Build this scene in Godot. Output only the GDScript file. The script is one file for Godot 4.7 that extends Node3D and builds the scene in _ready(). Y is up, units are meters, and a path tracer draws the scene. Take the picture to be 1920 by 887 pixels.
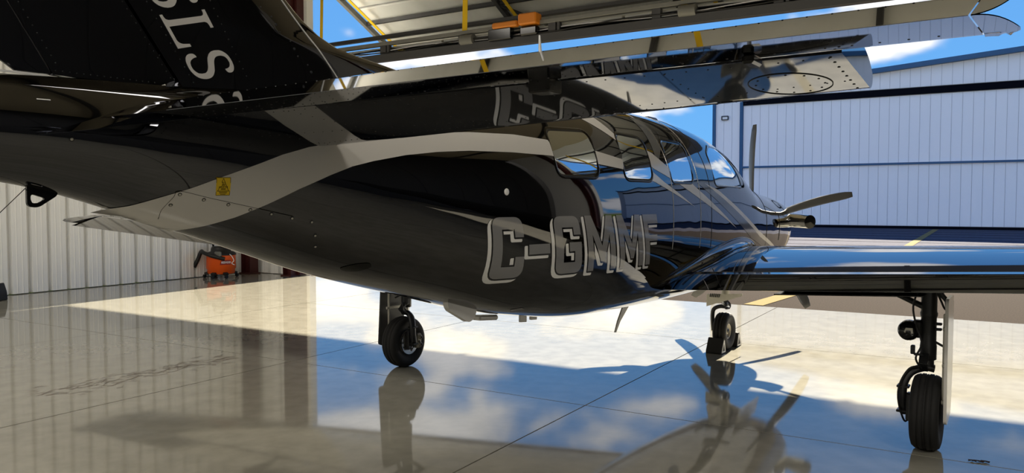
extends Node3D
# World: x runs along the hangar front (A), y up, -z out through the door (B). Metres.
# Airplane axes: x starboard (v), y up, -z forward (u); the root stands on the floor between the main wheels.

const CAM_H := 1.38
const FLT := "stuff"
var M := {}
var plane: Node3D
var used := {}

# ------------------------------------------------------------------ helpers: names and tags
func numbered(called: String) -> String:
	if not used.has(called):
		used[called] = 0
		return called
	used[called] += 1
	return "%s_%03d" % [called, used[called]]

func numbered_in(parent: Node, called: String) -> String:   # parts of one thing are numbered apart
	var key := "%d/%s" % [parent.get_instance_id(), called]
	var n: int = used.get(key, 0)
	used[key] = n + 1
	return called if n == 0 else "%s_%03d" % [called, n]

func tag(o: Node, label := "", category := "", group := "", kind := "") -> Node:
	if label != "": o.set_meta("label", label)
	if category != "": o.set_meta("category", category)
	if group != "": o.set_meta("group", group)
	if kind != "": o.set_meta("kind", kind)
	return o

func thing(called: String, at := Vector3.ZERO, turn := 0.0) -> Node3D:
	var o := Node3D.new()
	o.name = numbered(called)
	add_child(o)
	o.position = at
	o.rotation.y = turn
	return o

func node(mesh: Mesh, called: String, m: Material, parent: Node, at := Vector3.ZERO) -> MeshInstance3D:
	var o := MeshInstance3D.new()
	o.name = numbered(called) if parent == self else numbered_in(parent, called)
	o.mesh = mesh
	if m: o.material_override = m
	parent.add_child(o, true)
	o.position = at
	return o

func done(st: SurfaceTool, called: String, m: Material, parent: Node, at := Vector3.ZERO) -> MeshInstance3D:
	st.generate_normals()
	st.index()
	return node(st.commit(), called, m, parent, at)

func donen(st: SurfaceTool, called: String, m: Material, parent: Node) -> MeshInstance3D:
	return node(st.commit(), called, m, parent)

# ------------------------------------------------------------------ helpers: shapes
func S(smooth := false) -> SurfaceTool:
	var st := SurfaceTool.new()
	st.begin(Mesh.PRIMITIVE_TRIANGLES)
	st.set_smooth_group(0 if smooth else -1)
	return st

func tri(st: SurfaceTool, a: Vector3, b: Vector3, c: Vector3):   # a, b, c run anticlockwise seen from outside
	st.add_vertex(a); st.add_vertex(c); st.add_vertex(b)

func quad(st: SurfaceTool, a: Vector3, b: Vector3, c: Vector3, d: Vector3):
	tri(st, a, b, c); tri(st, a, c, d)

func out_tri(st: SurfaceTool, a: Vector3, b: Vector3, c: Vector3, o: Vector3):  # turned away from the inner point o
	if (b - a).cross(c - a).dot((a + b + c) / 3.0 - o) < 0.0: tri(st, a, c, b)
	else: tri(st, a, b, c)

func box(st: SurfaceTool, c: Vector3, s: Vector3, bev := 0.0, bs := Basis()):
	var h := s * 0.5
	st.set_smooth_group(-1)
	var b := minf(bev, minf(h.x, minf(h.y, h.z)) * 0.9)
	var ax := [Vector3(1, 0, 0), Vector3(0, 1, 0), Vector3(0, 0, 1)]
	var he := [h.x, h.y, h.z]
	for k in 3:
		var i := (k + 1) % 3
		var j := (k + 2) % 3
		for s1 in [-1.0, 1.0]:
			var f = ax[k] * (he[k] * s1)
			var du = ax[i] * (he[i] - b)
			var dv = ax[j] * (he[j] - b)
			var p := [c + bs * (f - du - dv), c + bs * (f + du - dv), c + bs * (f + du + dv), c + bs * (f - du + dv)]
			if s1 > 0: quad(st, p[0], p[1], p[2], p[3])
			else: quad(st, p[3], p[2], p[1], p[0])
			if b > 0.0:
				for s2 in [-1.0, 1.0]:   # edge between +-k and +-i, along j
					var e1 = ax[k] * (he[k] * s1) + ax[i] * ((he[i] - b) * s2)
					var e2 = ax[k] * ((he[k] - b) * s1) + ax[i] * (he[i] * s2)
					var q := [c + bs * (e1 - dv), c + bs * (e2 - dv), c + bs * (e2 + dv), c + bs * (e1 + dv)]
					out_tri(st, q[0], q[1], q[2], c); out_tri(st, q[0], q[2], q[3], c)
	if b > 0.0:
		for sx in [-1.0, 1.0]:
			for sy in [-1.0, 1.0]:
				for sz in [-1.0, 1.0]:
					out_tri(st, c + bs * Vector3(h.x * sx, (h.y - b) * sy, (h.z - b) * sz), c + bs * Vector3((h.x - b) * sx, h.y * sy, (h.z - b) * sz), c + bs * Vector3((h.x - b) * sx, (h.y - b) * sy, h.z * sz), c)

func along(d: Vector3, up := Vector3.UP) -> Basis:   # z runs along d
	var z := d.normalized()
	var x := up.cross(z)
	if x.length() < 0.01: x = Vector3.RIGHT.cross(z)
	x = x.normalized()
	return Basis(x, z.cross(x), z)

func bar(st: SurfaceTool, a: Vector3, b: Vector3, w: float, h: float, bev := 0.0):
	box(st, (a + b) * 0.5, Vector3(w, h, (b - a).length()), bev, along(b - a))

func sweep(st: SurfaceTool, pts: Array, rad, sides := 10, flat := 1.0, caps := true):   # a tube; rad is a number or one per point
	var n := pts.size()
	var rings := []
	var side := Vector3.ZERO
	for i in n:
		var t: Vector3 = (pts[mini(i + 1, n - 1)] - pts[maxi(i - 1, 0)]).normalized()
		if i == 0:
			side = Vector3.UP.cross(t)
			if side.length() < 0.1: side = Vector3.RIGHT.cross(t)
		side = (side - t * side.dot(t)).normalized()
		var up := t.cross(side)
		var r: float = rad[i] if rad is Array else rad
		var ring := PackedVector3Array()
		for k in sides:
			var a := TAU * k / sides
			ring.append(pts[i] + (side * cos(a) + up * sin(a) * flat) * r)
		rings.append(ring)
	st.set_smooth_group(0)
	for i in n - 1:
		for k in sides:
			var l := (k + 1) % sides
			quad(st, rings[i][k], rings[i][l], rings[i + 1][l], rings[i + 1][k])
	if caps:
		st.set_smooth_group(-1)
		for k in sides:
			var l := (k + 1) % sides
			tri(st, pts[0], rings[0][l], rings[0][k])
			tri(st, pts[n - 1], rings[n - 1][k], rings[n - 1][l])

func curve(pts: Array, per := 6) -> Array:   # Catmull-Rom
	var o := []
	for i in pts.size() - 1:
		var a = pts[maxi(i - 1, 0)]; var b = pts[i]; var c = pts[i + 1]; var d = pts[mini(i + 2, pts.size() - 1)]
		for k in per:
			o.append(b.cubic_interpolate(c, a, d, float(k) / per))
	o.append(pts[-1])
	return o

func lathe(st: SurfaceTool, prof: Array, t: Transform3D, n := 24, smooth := true):   # prof: Vector2(radius, height) round t's y axis, bottom to top outside
	st.set_smooth_group(0 if smooth else -1)
	for i in prof.size() - 1:
		for k in n:
			var a := TAU * k / n
			var b := TAU * (k + 1) / n
			var p0 := t * Vector3(prof[i].x * cos(a), prof[i].y, -prof[i].x * sin(a))
			var p1 := t * Vector3(prof[i].x * cos(b), prof[i].y, -prof[i].x * sin(b))
			var p2 := t * Vector3(prof[i + 1].x * cos(b), prof[i + 1].y, -prof[i + 1].x * sin(b))
			var p3 := t * Vector3(prof[i + 1].x * cos(a), prof[i + 1].y, -prof[i + 1].x * sin(a))
			if prof[i].x > 1e-5: tri(st, p0, p1, p2)
			if prof[i + 1].x > 1e-5: tri(st, p0, p2, p3)

func prism(st: SurfaceTool, poly: PackedVector2Array, t: Transform3D, d: float, hole := PackedVector2Array()):   # polygon in t's xy plane, thick +-d/2 along z
	st.set_smooth_group(-1)
	var pp := poly
	if Geometry2D.is_polygon_clockwise(pp): pp.reverse()
	var faces := [pp]
	if hole.size() > 2:   # cut through the hole so that two simple pieces are left
		var c := Vector2.ZERO
		for p in hole: c += p / hole.size()
		var big := 1000.0
		faces = []
		for sg in [-1.0, 1.0]:
			for f in Geometry2D.clip_polygons(pp, PackedVector2Array([Vector2(-big, c.y), Vector2(big, c.y), Vector2(big, c.y + big * sg), Vector2(-big, c.y + big * sg)])):
				for g in Geometry2D.clip_polygons(f, hole): faces.append(g)
		var hh := hole
		if Geometry2D.is_polygon_clockwise(hh): hh.reverse()
		for i in hh.size():
			var a := hh[i]; var b := hh[(i + 1) % hh.size()]
			quad(st, t * Vector3(b.x, b.y, -d / 2), t * Vector3(a.x, a.y, -d / 2), t * Vector3(a.x, a.y, d / 2), t * Vector3(b.x, b.y, d / 2))
	for f in faces:
		var ff: PackedVector2Array = f
		var ix := Geometry2D.triangulate_polygon(ff)
		for i in range(0, ix.size(), 3):
			var a := ff[ix[i]]; var b := ff[ix[i + 1]]; var c := ff[ix[i + 2]]
			if (b - a).cross(c - a) < 0.0:
				var x := b; b = c; c = x
			tri(st, t * Vector3(a.x, a.y, d / 2), t * Vector3(b.x, b.y, d / 2), t * Vector3(c.x, c.y, d / 2))
			tri(st, t * Vector3(a.x, a.y, -d / 2), t * Vector3(c.x, c.y, -d / 2), t * Vector3(b.x, b.y, -d / 2))
	for i in pp.size():
		var a := pp[i]; var b := pp[(i + 1) % pp.size()]
		quad(st, t * Vector3(a.x, a.y, -d / 2), t * Vector3(b.x, b.y, -d / 2), t * Vector3(b.x, b.y, d / 2), t * Vector3(a.x, a.y, d / 2))

func round_poly(pts: Array, r: float, n := 5) -> PackedVector2Array:   # corners rounded
	var o := PackedVector2Array()
	for i in pts.size():
		var p: Vector2 = pts[i]
		var a: Vector2 = pts[(i + pts.size() - 1) % pts.size()]
		var b: Vector2 = pts[(i + 1) % pts.size()]
		var q := minf(r, 0.45 * minf(p.distance_to(a), p.distance_to(b)))
		var s := p + (a - p).normalized() * q
		var e := p + (b - p).normalized() * q
		for k in n + 1:
			var t := float(k) / n
			o.append(s.lerp(p, t).lerp(p.lerp(e, t), t))
	return o

func text_mesh(txt: String, font: String, size: float, depth := 0.002, bold := 400) -> TextMesh:   # capitals about size tall
	var f := SystemFont.new()
	f.font_names = PackedStringArray([font])
	f.font_weight = bold
	var t := TextMesh.new()
	t.text = txt
	t.font = f
	t.font_size = 64
	t.pixel_size = size / (64.0 * 0.714)
	t.depth = depth
	t.curve_step = 0.8
	return t

# ------------------------------------------------------------------ materials
func mat(c: Color, rough := 0.6, metal := 0.0, spec := 0.5) -> StandardMaterial3D:
	var m := StandardMaterial3D.new()
	m.albedo_color = c
	m.roughness = rough
	m.metallic = metal
	m.metallic_specular = spec
	return m

func noise_tex(freq: float, ramp: Array, seed_: int, size := 512, oct := 4, normal := false, bump := 4.0, kind := FastNoiseLite.TYPE_SIMPLEX_SMOOTH) -> NoiseTexture2D:
	var n := FastNoiseLite.new()
	n.noise_type = kind
	n.seed = seed_
	n.frequency = freq
	n.fractal_octaves = oct
	var t := NoiseTexture2D.new()
	t.width = size
	t.height = size
	t.seamless = true
	t.noise = n
	if normal:
		t.as_normal_map = true
		t.bump_strength = bump
	elif ramp.size() > 0:
		var g := Gradient.new()
		g.offsets = PackedFloat32Array(ramp.map(func(r): return r[0]))
		g.colors = PackedColorArray(ramp.map(func(r): return r[1]))
		t.color_ramp = g
	return t

func tri_uv(m: StandardMaterial3D, scale: float):
	m.uv1_triplanar = true
	m.uv1_world_triplanar = true
	m.uv1_scale = Vector3.ONE * scale

func make_materials():
	M.black = mat(Color(0.40, 0.405, 0.425), 0.025, 1.0)
	M.silver = mat(Color(0.82, 0.81, 0.79), 0.16, 0.0, 0.5)
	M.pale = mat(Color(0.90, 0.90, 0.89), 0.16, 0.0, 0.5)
	M.grey_paint = mat(Color(0.52, 0.52, 0.525), 0.08, 0.0, 0.6)
	M.dark_grey_paint = mat(Color(0.40, 0.405, 0.41), 0.08, 0.0, 0.6)
	M.trim_black = mat(Color(0.03, 0.03, 0.035), 0.12)
	M.rubber = mat(Color(0.07, 0.07, 0.072), 0.75)
	M.rubber.normal_enabled = false
	M.gear = mat(Color(0.16, 0.165, 0.17), 0.38, 0.35)
	M.gear_pale = mat(Color(0.76, 0.75, 0.70), 0.35, 0.15)
	M.steel = mat(Color(0.72, 0.71, 0.69), 0.22, 0.9)
	M.rim = mat(Color(0.70, 0.68, 0.63), 0.38, 0.3)
	M.chrome = mat(Color(0.86, 0.86, 0.85), 0.08, 1.0)
	M.brake = mat(Color(0.58, 0.56, 0.50), 0.42, 0.6)
	M.hose = mat(Color(0.045, 0.045, 0.05), 0.5)
	M.glass = mat(Color(0.74, 0.77, 0.80, 0.72), 0.0, 1.0)
	M.glass.transparency = BaseMaterial3D.TRANSPARENCY_ALPHA
	M.lens = mat(Color(0.75, 0.77, 0.8), 0.1, 0.6)
	M.yellow = mat(Color(0.93, 0.78, 0.06), 0.5)
	M.strap = mat(Color(0.90, 0.74, 0.08), 0.75)
	M.orange_box = mat(Color(0.80, 0.47, 0.08), 0.5)
	M.orange = mat(Color(0.93, 0.36, 0.06), 0.35)
	M.red = mat(Color(0.55, 0.06, 0.05), 0.4)
	M.white_print = mat(Color(0.93, 0.93, 0.93), 0.4)
	M.ink = mat(Color(0.07, 0.06, 0.03), 0.6)
	M.maroon = mat(Color(0.26, 0.075, 0.07), 0.5)
	M.frame = mat(Color(0.25, 0.25, 0.255), 0.5, 0.2)
	M.frame_pale = mat(Color(0.44, 0.44, 0.42), 0.5, 0.2)
	M.blue_trim = mat(Color(0.09, 0.33, 0.50), 0.5)
	M.dark_seal = mat(Color(0.07, 0.075, 0.10), 0.95, 0.0, 0.05)
	M.far_panel = mat(Color(0.95, 0.95, 0.96), 0.55)
	M.far_core = mat(Color(0.70, 0.71, 0.74), 0.7)
	M.panel = mat(Color(0.97, 0.97, 0.96), 0.42)
	M.panel_dark = mat(Color(0.17, 0.175, 0.19), 0.6)  # right wall's shade put into the colour, keeping fuselage reflections dark
	M.insul = mat(Color(0.94, 0.94, 0.92), 0.6)
	M.insul.albedo_texture = noise_tex(0.012, [[0.0, Color(0.93, 0.93, 0.92)], [1.0, Color(1, 1, 1)]], 5, 256)
	tri_uv(M.insul, 0.4)
	M.ceiling = mat(Color(0.66, 0.62, 0.53), 0.7)
	# concrete floor under a clear sealer
	M.floor = mat(Color(1, 1, 1), 1.0, 0.0, 0.65)
	M.floor.albedo_texture = noise_tex(0.02, [[0.0, Color(0.53, 0.52, 0.475)], [0.4, Color(0.56, 0.55, 0.505)], [0.6, Color(0.575, 0.565, 0.52)], [1.0, Color(0.60, 0.59, 0.545)]], 11, 1024, 6)
	M.floor.roughness_texture = noise_tex(0.025, [[0.0, Color(0.045, 0.045, 0.045)], [0.5, Color(0.055, 0.055, 0.055)], [1.0, Color(0.075, 0.075, 0.075)]], 23, 1024, 6)
	M.floor.roughness_texture_channel = BaseMaterial3D.TEXTURE_CHANNEL_RED
	tri_uv(M.floor, 0.22)
	M.joint = mat(Color(0.20, 0.18, 0.15), 0.8)
	M.scuff = mat(Color(0.36, 0.30, 0.245), 0.35)
	M.asphalt = mat(Color(1, 1, 1), 0.95, 0.0, 0.1)
	M.asphalt.albedo_texture = noise_tex(0.07, [[0.0, Color(0.075, 0.06, 0.05)], [0.45, Color(0.145, 0.115, 0.095)], [0.7, Color(0.175, 0.14, 0.12)], [1.0, Color(0.24, 0.20, 0.175)]], 41, 1024, 5)
	tri_uv(M.asphalt, 0.5)
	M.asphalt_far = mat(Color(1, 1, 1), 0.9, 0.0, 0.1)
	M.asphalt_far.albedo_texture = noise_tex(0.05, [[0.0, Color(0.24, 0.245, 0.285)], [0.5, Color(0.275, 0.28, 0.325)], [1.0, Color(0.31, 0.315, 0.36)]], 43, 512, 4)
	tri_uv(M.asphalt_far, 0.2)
	M.line = mat(Color(0.47, 0.42, 0.28), 0.9, 0.0, 0.1)
	M.leaf = mat(Color(0.16, 0.10, 0.06), 0.8)
	M.grass = mat(Color(0.24, 0.29, 0.13), 1.0, 0.0, 0.0)

func W(a: float, y: float, b: float) -> Vector3: return Vector3(a, y, -b)

# ------------------------------------------------------------------ the airplane's skin
var TB := []          # u, half width, bottom, top, widest, lower and upper roundness
var LUT := []         # six tables over u
const LN := 1400
var U0 := -4.25
var U1 := 3.0

func skin_table():
	TB = [[-4.25, .06, 1.485, 1.70, 1.60, 2, 2], [-3.85, .12, 1.44, 1.75, 1.60, 2, 2], [-3.3, .22, 1.28, 1.78, 1.56, 2, 2], [-2.7, .335, 1.085, 1.83, 1.48, 2.2, 2.1],
		[-2.1, .45, .93, 1.885, 1.41, 2.4, 2.25], [-1.5, .55, .785, 1.94, 1.34, 2.6, 2.4], [-.9, .62, .705, 1.975, 1.28, 2.65, 2.5], [-.3, .65, .69, 1.99, 1.25, 2.65, 2.5],
		[.3, .655, .685, 1.975, 1.24, 2.7, 2.5], [.7, .65, .685, 1.935, 1.24, 2.7, 2.5], [.95, .642, .685, 1.875, 1.24, 2.7, 2.45], [1.2, .63, .685, 1.75, 1.24, 2.7, 2.4],
		[1.5, .605, .685, 1.635, 1.22, 2.6, 2.3], [1.9, .57, .69, 1.565, 1.19, 2.5, 2.3], [2.3, .53, .70, 1.505, 1.18, 2.4, 2.3], [2.7, .485, .74, 1.47, 1.16, 2.4, 2.6], [3.0, .435, .80, 1.425, 1.16, 2.4, 2.9]]
	var n := TB.size()
	for k in range(1, 7):
		var d := []; var m := []
		for i in n - 1: d.append((TB[i + 1][k] - TB[i][k]) / (TB[i + 1][0] - TB[i][0]))
		for i in n:
			if i == 0: m.append(d[0])
			elif i == n - 1: m.append(d[n - 2])
			elif d[i - 1] * d[i] <= 0.0: m.append(0.0)
			else:
				var h0: float = TB[i][0] - TB[i - 1][0]; var h1: float = TB[i + 1][0] - TB[i][0]
				var w1 := 2 * h1 + h0; var w2 := h1 + 2 * h0
				m.append((w1 + w2) / (w1 / d[i - 1] + w2 / d[i]))
		var t := PackedFloat64Array()
		var i := 0
		for j in LN + 1:
			var u := U0 + (U1 - U0) * j / LN
			while i < n - 2 and u > TB[i + 1][0]: i += 1
			var h: float = TB[i + 1][0] - TB[i][0]
			var s: float = (u - TB[i][0]) / h
			t.append((2 * s * s * s - 3 * s * s + 1) * TB[i][k] + (s * s * s - 2 * s * s + s) * h * m[i] + (3 * s * s - 2 * s * s * s) * TB[i + 1][k] + (s * s * s - s * s) * h * m[i + 1])
		LUT.append(t)

func lk(k: int, u: float) -> float:
	var f := clampf((u - U0) / (U1 - U0), 0.0, 1.0) * LN
	var i := mini(int(f), LN - 1)
	return lerpf(LUT[k][i], LUT[k][i + 1], f - i)

func fpt(u: float, a: float) -> Vector3:   # a: 0 top, PI bottom, starboard positive
	var c := cos(a); var s := sin(a)
	var up := c > 0.0
	var n := lk(5, u) if up else lk(4, u)
	var zc := lk(3, u)
	var h := lk(2, u) - zc if up else zc - lk(1, u)
	return Vector3(lk(0, u) * signf(s) * pow(absf(s), 2.0 / n), zc + h * signf(c) * pow(absf(c), 2.0 / n), -u)

func field(u: float, v: float, z: float) -> float:
	var c := z - lk(3, u)
	var n := lk(5, u) if c > 0.0 else lk(4, u)
	var h := lk(2, u) - lk(3, u) if c > 0.0 else lk(3, u) - lk(1, u)
	return pow(absf(v / lk(0, u)), n) + pow(absf(c / h), n) - 1.0

func sv(u: float, z: float) -> float:   # half width at height z
	var c := z - lk(3, u)
	var n := lk(5, u) if c > 0.0 else lk(4, u)
	var h := lk(2, u) - lk(3, u) if c > 0.0 else lk(3, u) - lk(1, u)
	return lk(0, u) * pow(maxf(0.0, 1.0 - pow(minf(absf(c / h), 1.0), n)), 1.0 / n)

func skin_n(u: float, z: float, side := 1.0) -> Vector3:
	var v := maxf(sv(u, z), 0.004)
	var e := 0.002
	var g := Vector3(field(u, v + e, z) - field(u, v - e, z), field(u, v, z + e) - field(u, v, z - e), -(field(u + e, v, z) - field(u - e, v, z)))
	g = g.normalized()
	return Vector3(g.x * side, g.y, g.z)

func skin_p(u: float, z: float, off: float, side := 1.0) -> Vector3:
	return Vector3(sv(u, z) * side, z, -u) + skin_n(u, z, side) * off

func tri_n(st: SurfaceTool, p: Array, n: Array):
	var o := [0, 1, 2]
	if (p[1] - p[0]).cross(p[2] - p[0]).dot(n[0]) > 0.0: o = [0, 2, 1]
	for i in o:
		st.set_normal(n[i])
		st.add_vertex(p[i])

func decal(st: SurfaceTool, poly: PackedVector2Array, off: float, cu := 0.05, cz := 0.025, side := 1.0):   # a (u, z) outline laid on the skin
	var r := Rect2(poly[0], Vector2.ZERO)
	for p in poly: r = r.expand(p)
	var nu := ceili(r.size.x / cu); var nz := ceili(r.size.y / cz)
	for i in nu:
		for j in nz:
			var x := r.position.x + i * cu; var y := r.position.y + j * cz
			for f in Geometry2D.intersect_polygons(poly, PackedVector2Array([Vector2(x, y), Vector2(x + cu, y), Vector2(x + cu, y + cz), Vector2(x, y + cz)])):
				var ff: PackedVector2Array = f
				var ix := Geometry2D.triangulate_polygon(ff)
				var pp := []; var nn := []
				for q in ff:
					pp.append(skin_p(q.x, q.y, off, side)); nn.append(skin_n(q.x, q.y, side))
				for t in range(0, ix.size(), 3):
					tri_n(st, [pp[ix[t]], pp[ix[t + 1]], pp[ix[t + 2]]], [nn[ix[t]], nn[ix[t + 1]], nn[ix[t + 2]]])

func V2(a: Array) -> PackedVector2Array:
	var o := PackedVector2Array()
	for i in range(0, a.size(), 2): o.append(Vector2(a[i], a[i + 1]))
	return o

func dome(st: SurfaceTool, p: Vector3, n: Vector3, r: float, h: float, sides := 8):   # a rivet or screw head
	var b := along(n)
	st.set_smooth_group(0)
	var rr := [1.0, 0.75, 0.0]; var hh := [0.0, 0.75, 1.0]
	for i in 2:
		for k in sides:
			var a := TAU * k / sides; var c := TAU * (k + 1) / sides
			var p0 := p + b * Vector3(cos(a) * r * rr[i], sin(a) * r * rr[i], h * hh[i])
			var p1 := p + b * Vector3(cos(c) * r * rr[i], sin(c) * r * rr[i], h * hh[i])
			var p2 := p + b * Vector3(cos(c) * r * rr[i + 1], sin(c) * r * rr[i + 1], h * hh[i + 1])
			var p3 := p + b * Vector3(cos(a) * r * rr[i + 1], sin(a) * r * rr[i + 1], h * hh[i + 1])
			tri(st, p0, p1, p2)
			if i == 0: tri(st, p0, p2, p3)

var WIN := []
func windows_table():
	WIN = [round_poly([Vector2(-1.625, 1.512), Vector2(-1.278, 1.512), Vector2(-1.252, 1.762), Vector2(-1.615, 1.748)], 0.055),
		round_poly([Vector2(-1.035, 1.508), Vector2(-0.712, 1.508), Vector2(-0.685, 1.760), Vector2(-0.985, 1.772)], 0.055),
		round_poly([Vector2(-0.470, 1.503), Vector2(-0.125, 1.508), Vector2(-0.095, 1.762), Vector2(-0.440, 1.768)], 0.055),
		round_poly([Vector2(0.262, 1.500), Vector2(0.872, 1.497), Vector2(0.872, 1.600), Vector2(0.800, 1.715), Vector2(0.690, 1.780), Vector2(0.470, 1.785), Vector2(0.300, 1.720)], 0.045)]

func in_window(u: float, z: float) -> bool:
	for w in WIN:
		if Geometry2D.is_point_in_polygon(Vector2(u, z), w): return true
	return false

func fuselage():
	var us := []
	var u := U0
	while u < U1 - 0.001:
		us.append(u)
		var fine := (u > -1.7 and u < -0.05) or (u > 0.2 and u < 0.93)
		u += 0.014 if fine else 0.04
	us.append(U1)
	var na := 224
	var wob := FastNoiseLite.new()
	wob.seed = 4
	wob.frequency = 2.2
	wob.fractal_octaves = 2
	var st := SurfaceTool.new()
	st.begin(Mesh.PRIMITIVE_TRIANGLES)
	for i in us.size():
		for k in na:
			var a := -PI + TAU * k / na
			var p := fpt(us[i], a)
			var side := 1.0 if p.x >= 0.0 else -1.0
			var e := 0.003
			var pa := fpt(us[i], a + e) - fpt(us[i], a - e)
			var uu: float = us[i]
			var pu := fpt(minf(uu + e, U1), a) - fpt(maxf(uu - e, U0), a)
			var n := pu.cross(pa).normalized()
			if n.dot(Vector3(p.x, p.y - lk(3, uu), 0)) < 0.0: n = -n
			n = (n + Vector3(0, wob.get_noise_3d(p.x, p.y * 1.6, p.z) * 0.016, wob.get_noise_3d(p.x + 9.0, p.y, p.z) * 0.008)).normalized()
			st.set_normal(n)
			st.add_vertex(p)
	for i in us.size() - 1:
		for k in na:
			var l := (k + 1) % na
			var uc: float = (us[i] + us[i + 1]) * 0.5
			var pc := fpt(uc, -PI + TAU * (k + 0.5) / na)
			if pc.y > 1.45 and in_window(uc, pc.y): continue
			var a := i * na + k; var b := i * na + l; var c := (i + 1) * na + l; var d := (i + 1) * na + k
			for x in [a, c, b, a, d, c]: st.add_index(x)
	var fus := donen(st, "fuselage", M.black, plane)
	# nose bowl and tail end
	st = S(true)
	var prev := []
	for i in 7:
		var t := i / 6.0
		var ring := []
		for k in 48:
			var p := fpt(U1, -PI + TAU * k / 48)
			var cc := Vector3(0, 1.15, -U1)
			var q := cc + (p - cc) * (1.0 - 0.55 * t * t)
			q.z = -(U1 + 0.10 * sin(t * PI / 2))
			ring.append(q)
		if i > 0:
			for k in 48: quad(st, prev[k], ring[k], ring[(k + 1) % 48], prev[(k + 1) % 48])
		prev = ring
	for k in 48: tri(st, prev[k], Vector3(0, 1.17, -U1 - 0.1), prev[(k + 1) % 48])
	for k in 48: tri(st, fpt(U0, TAU * k / 48), Vector3(0, 1.6, -U0 + 0.05), fpt(U0, TAU * (k + 1) / 48))
	done(st, "nose_bowl", M.black, plane)
	return fus

func paint(fus: Node3D):
	var up := V2([-3.60, 1.352, -3.517, 1.372, -3.447, 1.399, -3.363, 1.43, -3.268, 1.47, -3.162, 1.511, -3.065, 1.55, -2.958, 1.582, -2.817, 1.609, -2.665, 1.635, -2.5, 1.659, -2.324, 1.677, -2.136, 1.692, -1.861, 1.700, -1.643, 1.689, -1.256, 1.653, -1.04, 1.622, -0.70, 1.560])
	var lo := V2([-0.575, 1.505, -0.144, 1.355, -0.695, 1.502, -1.049, 1.565, -1.272, 1.584, -1.653, 1.610, -1.913, 1.613, -2.179, 1.607, -2.362, 1.593, -2.53, 1.572, -2.689, 1.542, -2.786, 1.518, -2.877, 1.484, -3.0, 1.43, -3.104, 1.376, -3.194, 1.332, -3.268, 1.304, -3.335, 1.2855, -3.42, 1.312, -3.50, 1.338])
	var stripe := PackedVector2Array()
	stripe.append_array(up); stripe.append_array(lo)
	var bands := [[stripe, M.silver, "paint_stripe", 0.0012],
		[V2([-1.30, 1.885, -1.10, 1.90, -0.985, 1.765, -0.633, 1.671, -0.546, 1.628, -0.40, 1.560, -0.189, 1.514, 0.679, 1.199, -0.409, 1.509, -0.674, 1.579, -1.012, 1.730]), M.silver, "paint_stripe", 0.0010],
		[V2([0.060, 1.512, 0.194, 1.473, 1.343, 1.117, 1.95, 1.000, 2.104, 0.995, 1.30, 1.165, 0.30, 1.470]), M.silver, "paint_stripe", 0.0012],
		[V2([-0.067, 1.512, 0.060, 1.514, 1.227, 1.160, 1.92, 1.000, 1.50, 1.03, 1.083, 1.111]), M.dark_grey_paint, "paint_stripe", 0.0010],
		[V2([-0.56, 1.900, -0.42, 1.905, -0.48, 1.71, -0.62, 1.60]), M.dark_grey_paint, "paint_stripe", 0.0008]]
	for b in bands:
		var pieces := [b[0]]
		for w in WIN:
			var nx := []
			for p in pieces: nx.append_array(Geometry2D.clip_polygons(p, Geometry2D.offset_polygon(w, 0.004)[0]))
			pieces = nx
		for p in pieces:
			var st := S(true)
			if Geometry2D.is_polygon_clockwise(p): continue
			decal(st, p, b[3] + 0.0006, 0.035, 0.009)
			donen(st, b[2], b[1], fus)

func letter(c: String) -> Array:   # outline in metres: x along, y up, 0 .. 0.29
	var h := 0.289
	match c:
		"C": return [round_poly([Vector2(0, 0), Vector2(.19, 0), Vector2(.19, h), Vector2(0, h)], 0.05), V2([.057, .057, .135, .057, .135, .103, .2, .103, .2, .195, .135, .195, .135, .233, .057, .233])]
		"G": return [round_poly([Vector2(0, 0), Vector2(.197, 0), Vector2(.197, h), Vector2(0, h)], 0.05), V2([.057, .057, .142, .057, .142, .112, .102, .112, .102, .158, .21, .158, .21, .195, .142, .195, .142, .233, .057, .233])]
		"M": return [V2([0, 0, .046, 0, .046, .19, .107, .047, .135, .047, .194, .19, .194, 0, .240, 0, .240, h, .184, h, .121, .13, .056, h, 0, h])]
		"F": return [V2([0, 0, .047, 0, .047, .136, .145, .136, .145, .172, .047, .172, .047, .236, .17, .236, .17, h, 0, h])]
		"-": return [V2([0, .110, .14, .110, .14, .158, 0, .158])]
	return []

func registration(fus: Node3D):
	var at := {0: -1.99, 1: -1.77, 2: -1.588, 3: -1.34, 4: -1.058, 5: -0.785}
	var word := "C-GMMF"
	for i in 6:
		var l := letter(word[i])
		var outline: PackedVector2Array = l[0]
		if l.size() > 1: outline = Geometry2D.clip_polygons(outline, l[1])[0]
		var place := func(poly: PackedVector2Array, dx: float, dy: float) -> PackedVector2Array:
			var o := PackedVector2Array()
			for p in poly: o.append(Vector2(at[i] + p.x + dx - 0.318 * (p.y + dy), 1.028 + p.y + dy))
			return o
		var st := S(true)
		decal(st, place.call(outline, 0, 0), 0.0022, 0.03, 0.03)
		var g := donen(st, "registration_letter", M.grey_paint, fus)
		# pale drop shade below and behind, parted from the letter by a black line
		var edge: PackedVector2Array = Geometry2D.offset_polygon(outline, 0.0085)[0]
		var shade := PackedVector2Array()
		for p in edge: shade.append(p + Vector2(-0.021, -0.014))
		for f in Geometry2D.clip_polygons(shade, edge):
			st = S(true)
			if Geometry2D.is_polygon_clockwise(f): continue
			decal(st, place.call(f, 0, 0), 0.0018, 0.03, 0.03)
			donen(st, "letter_shade", M.pale, fus)

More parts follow.
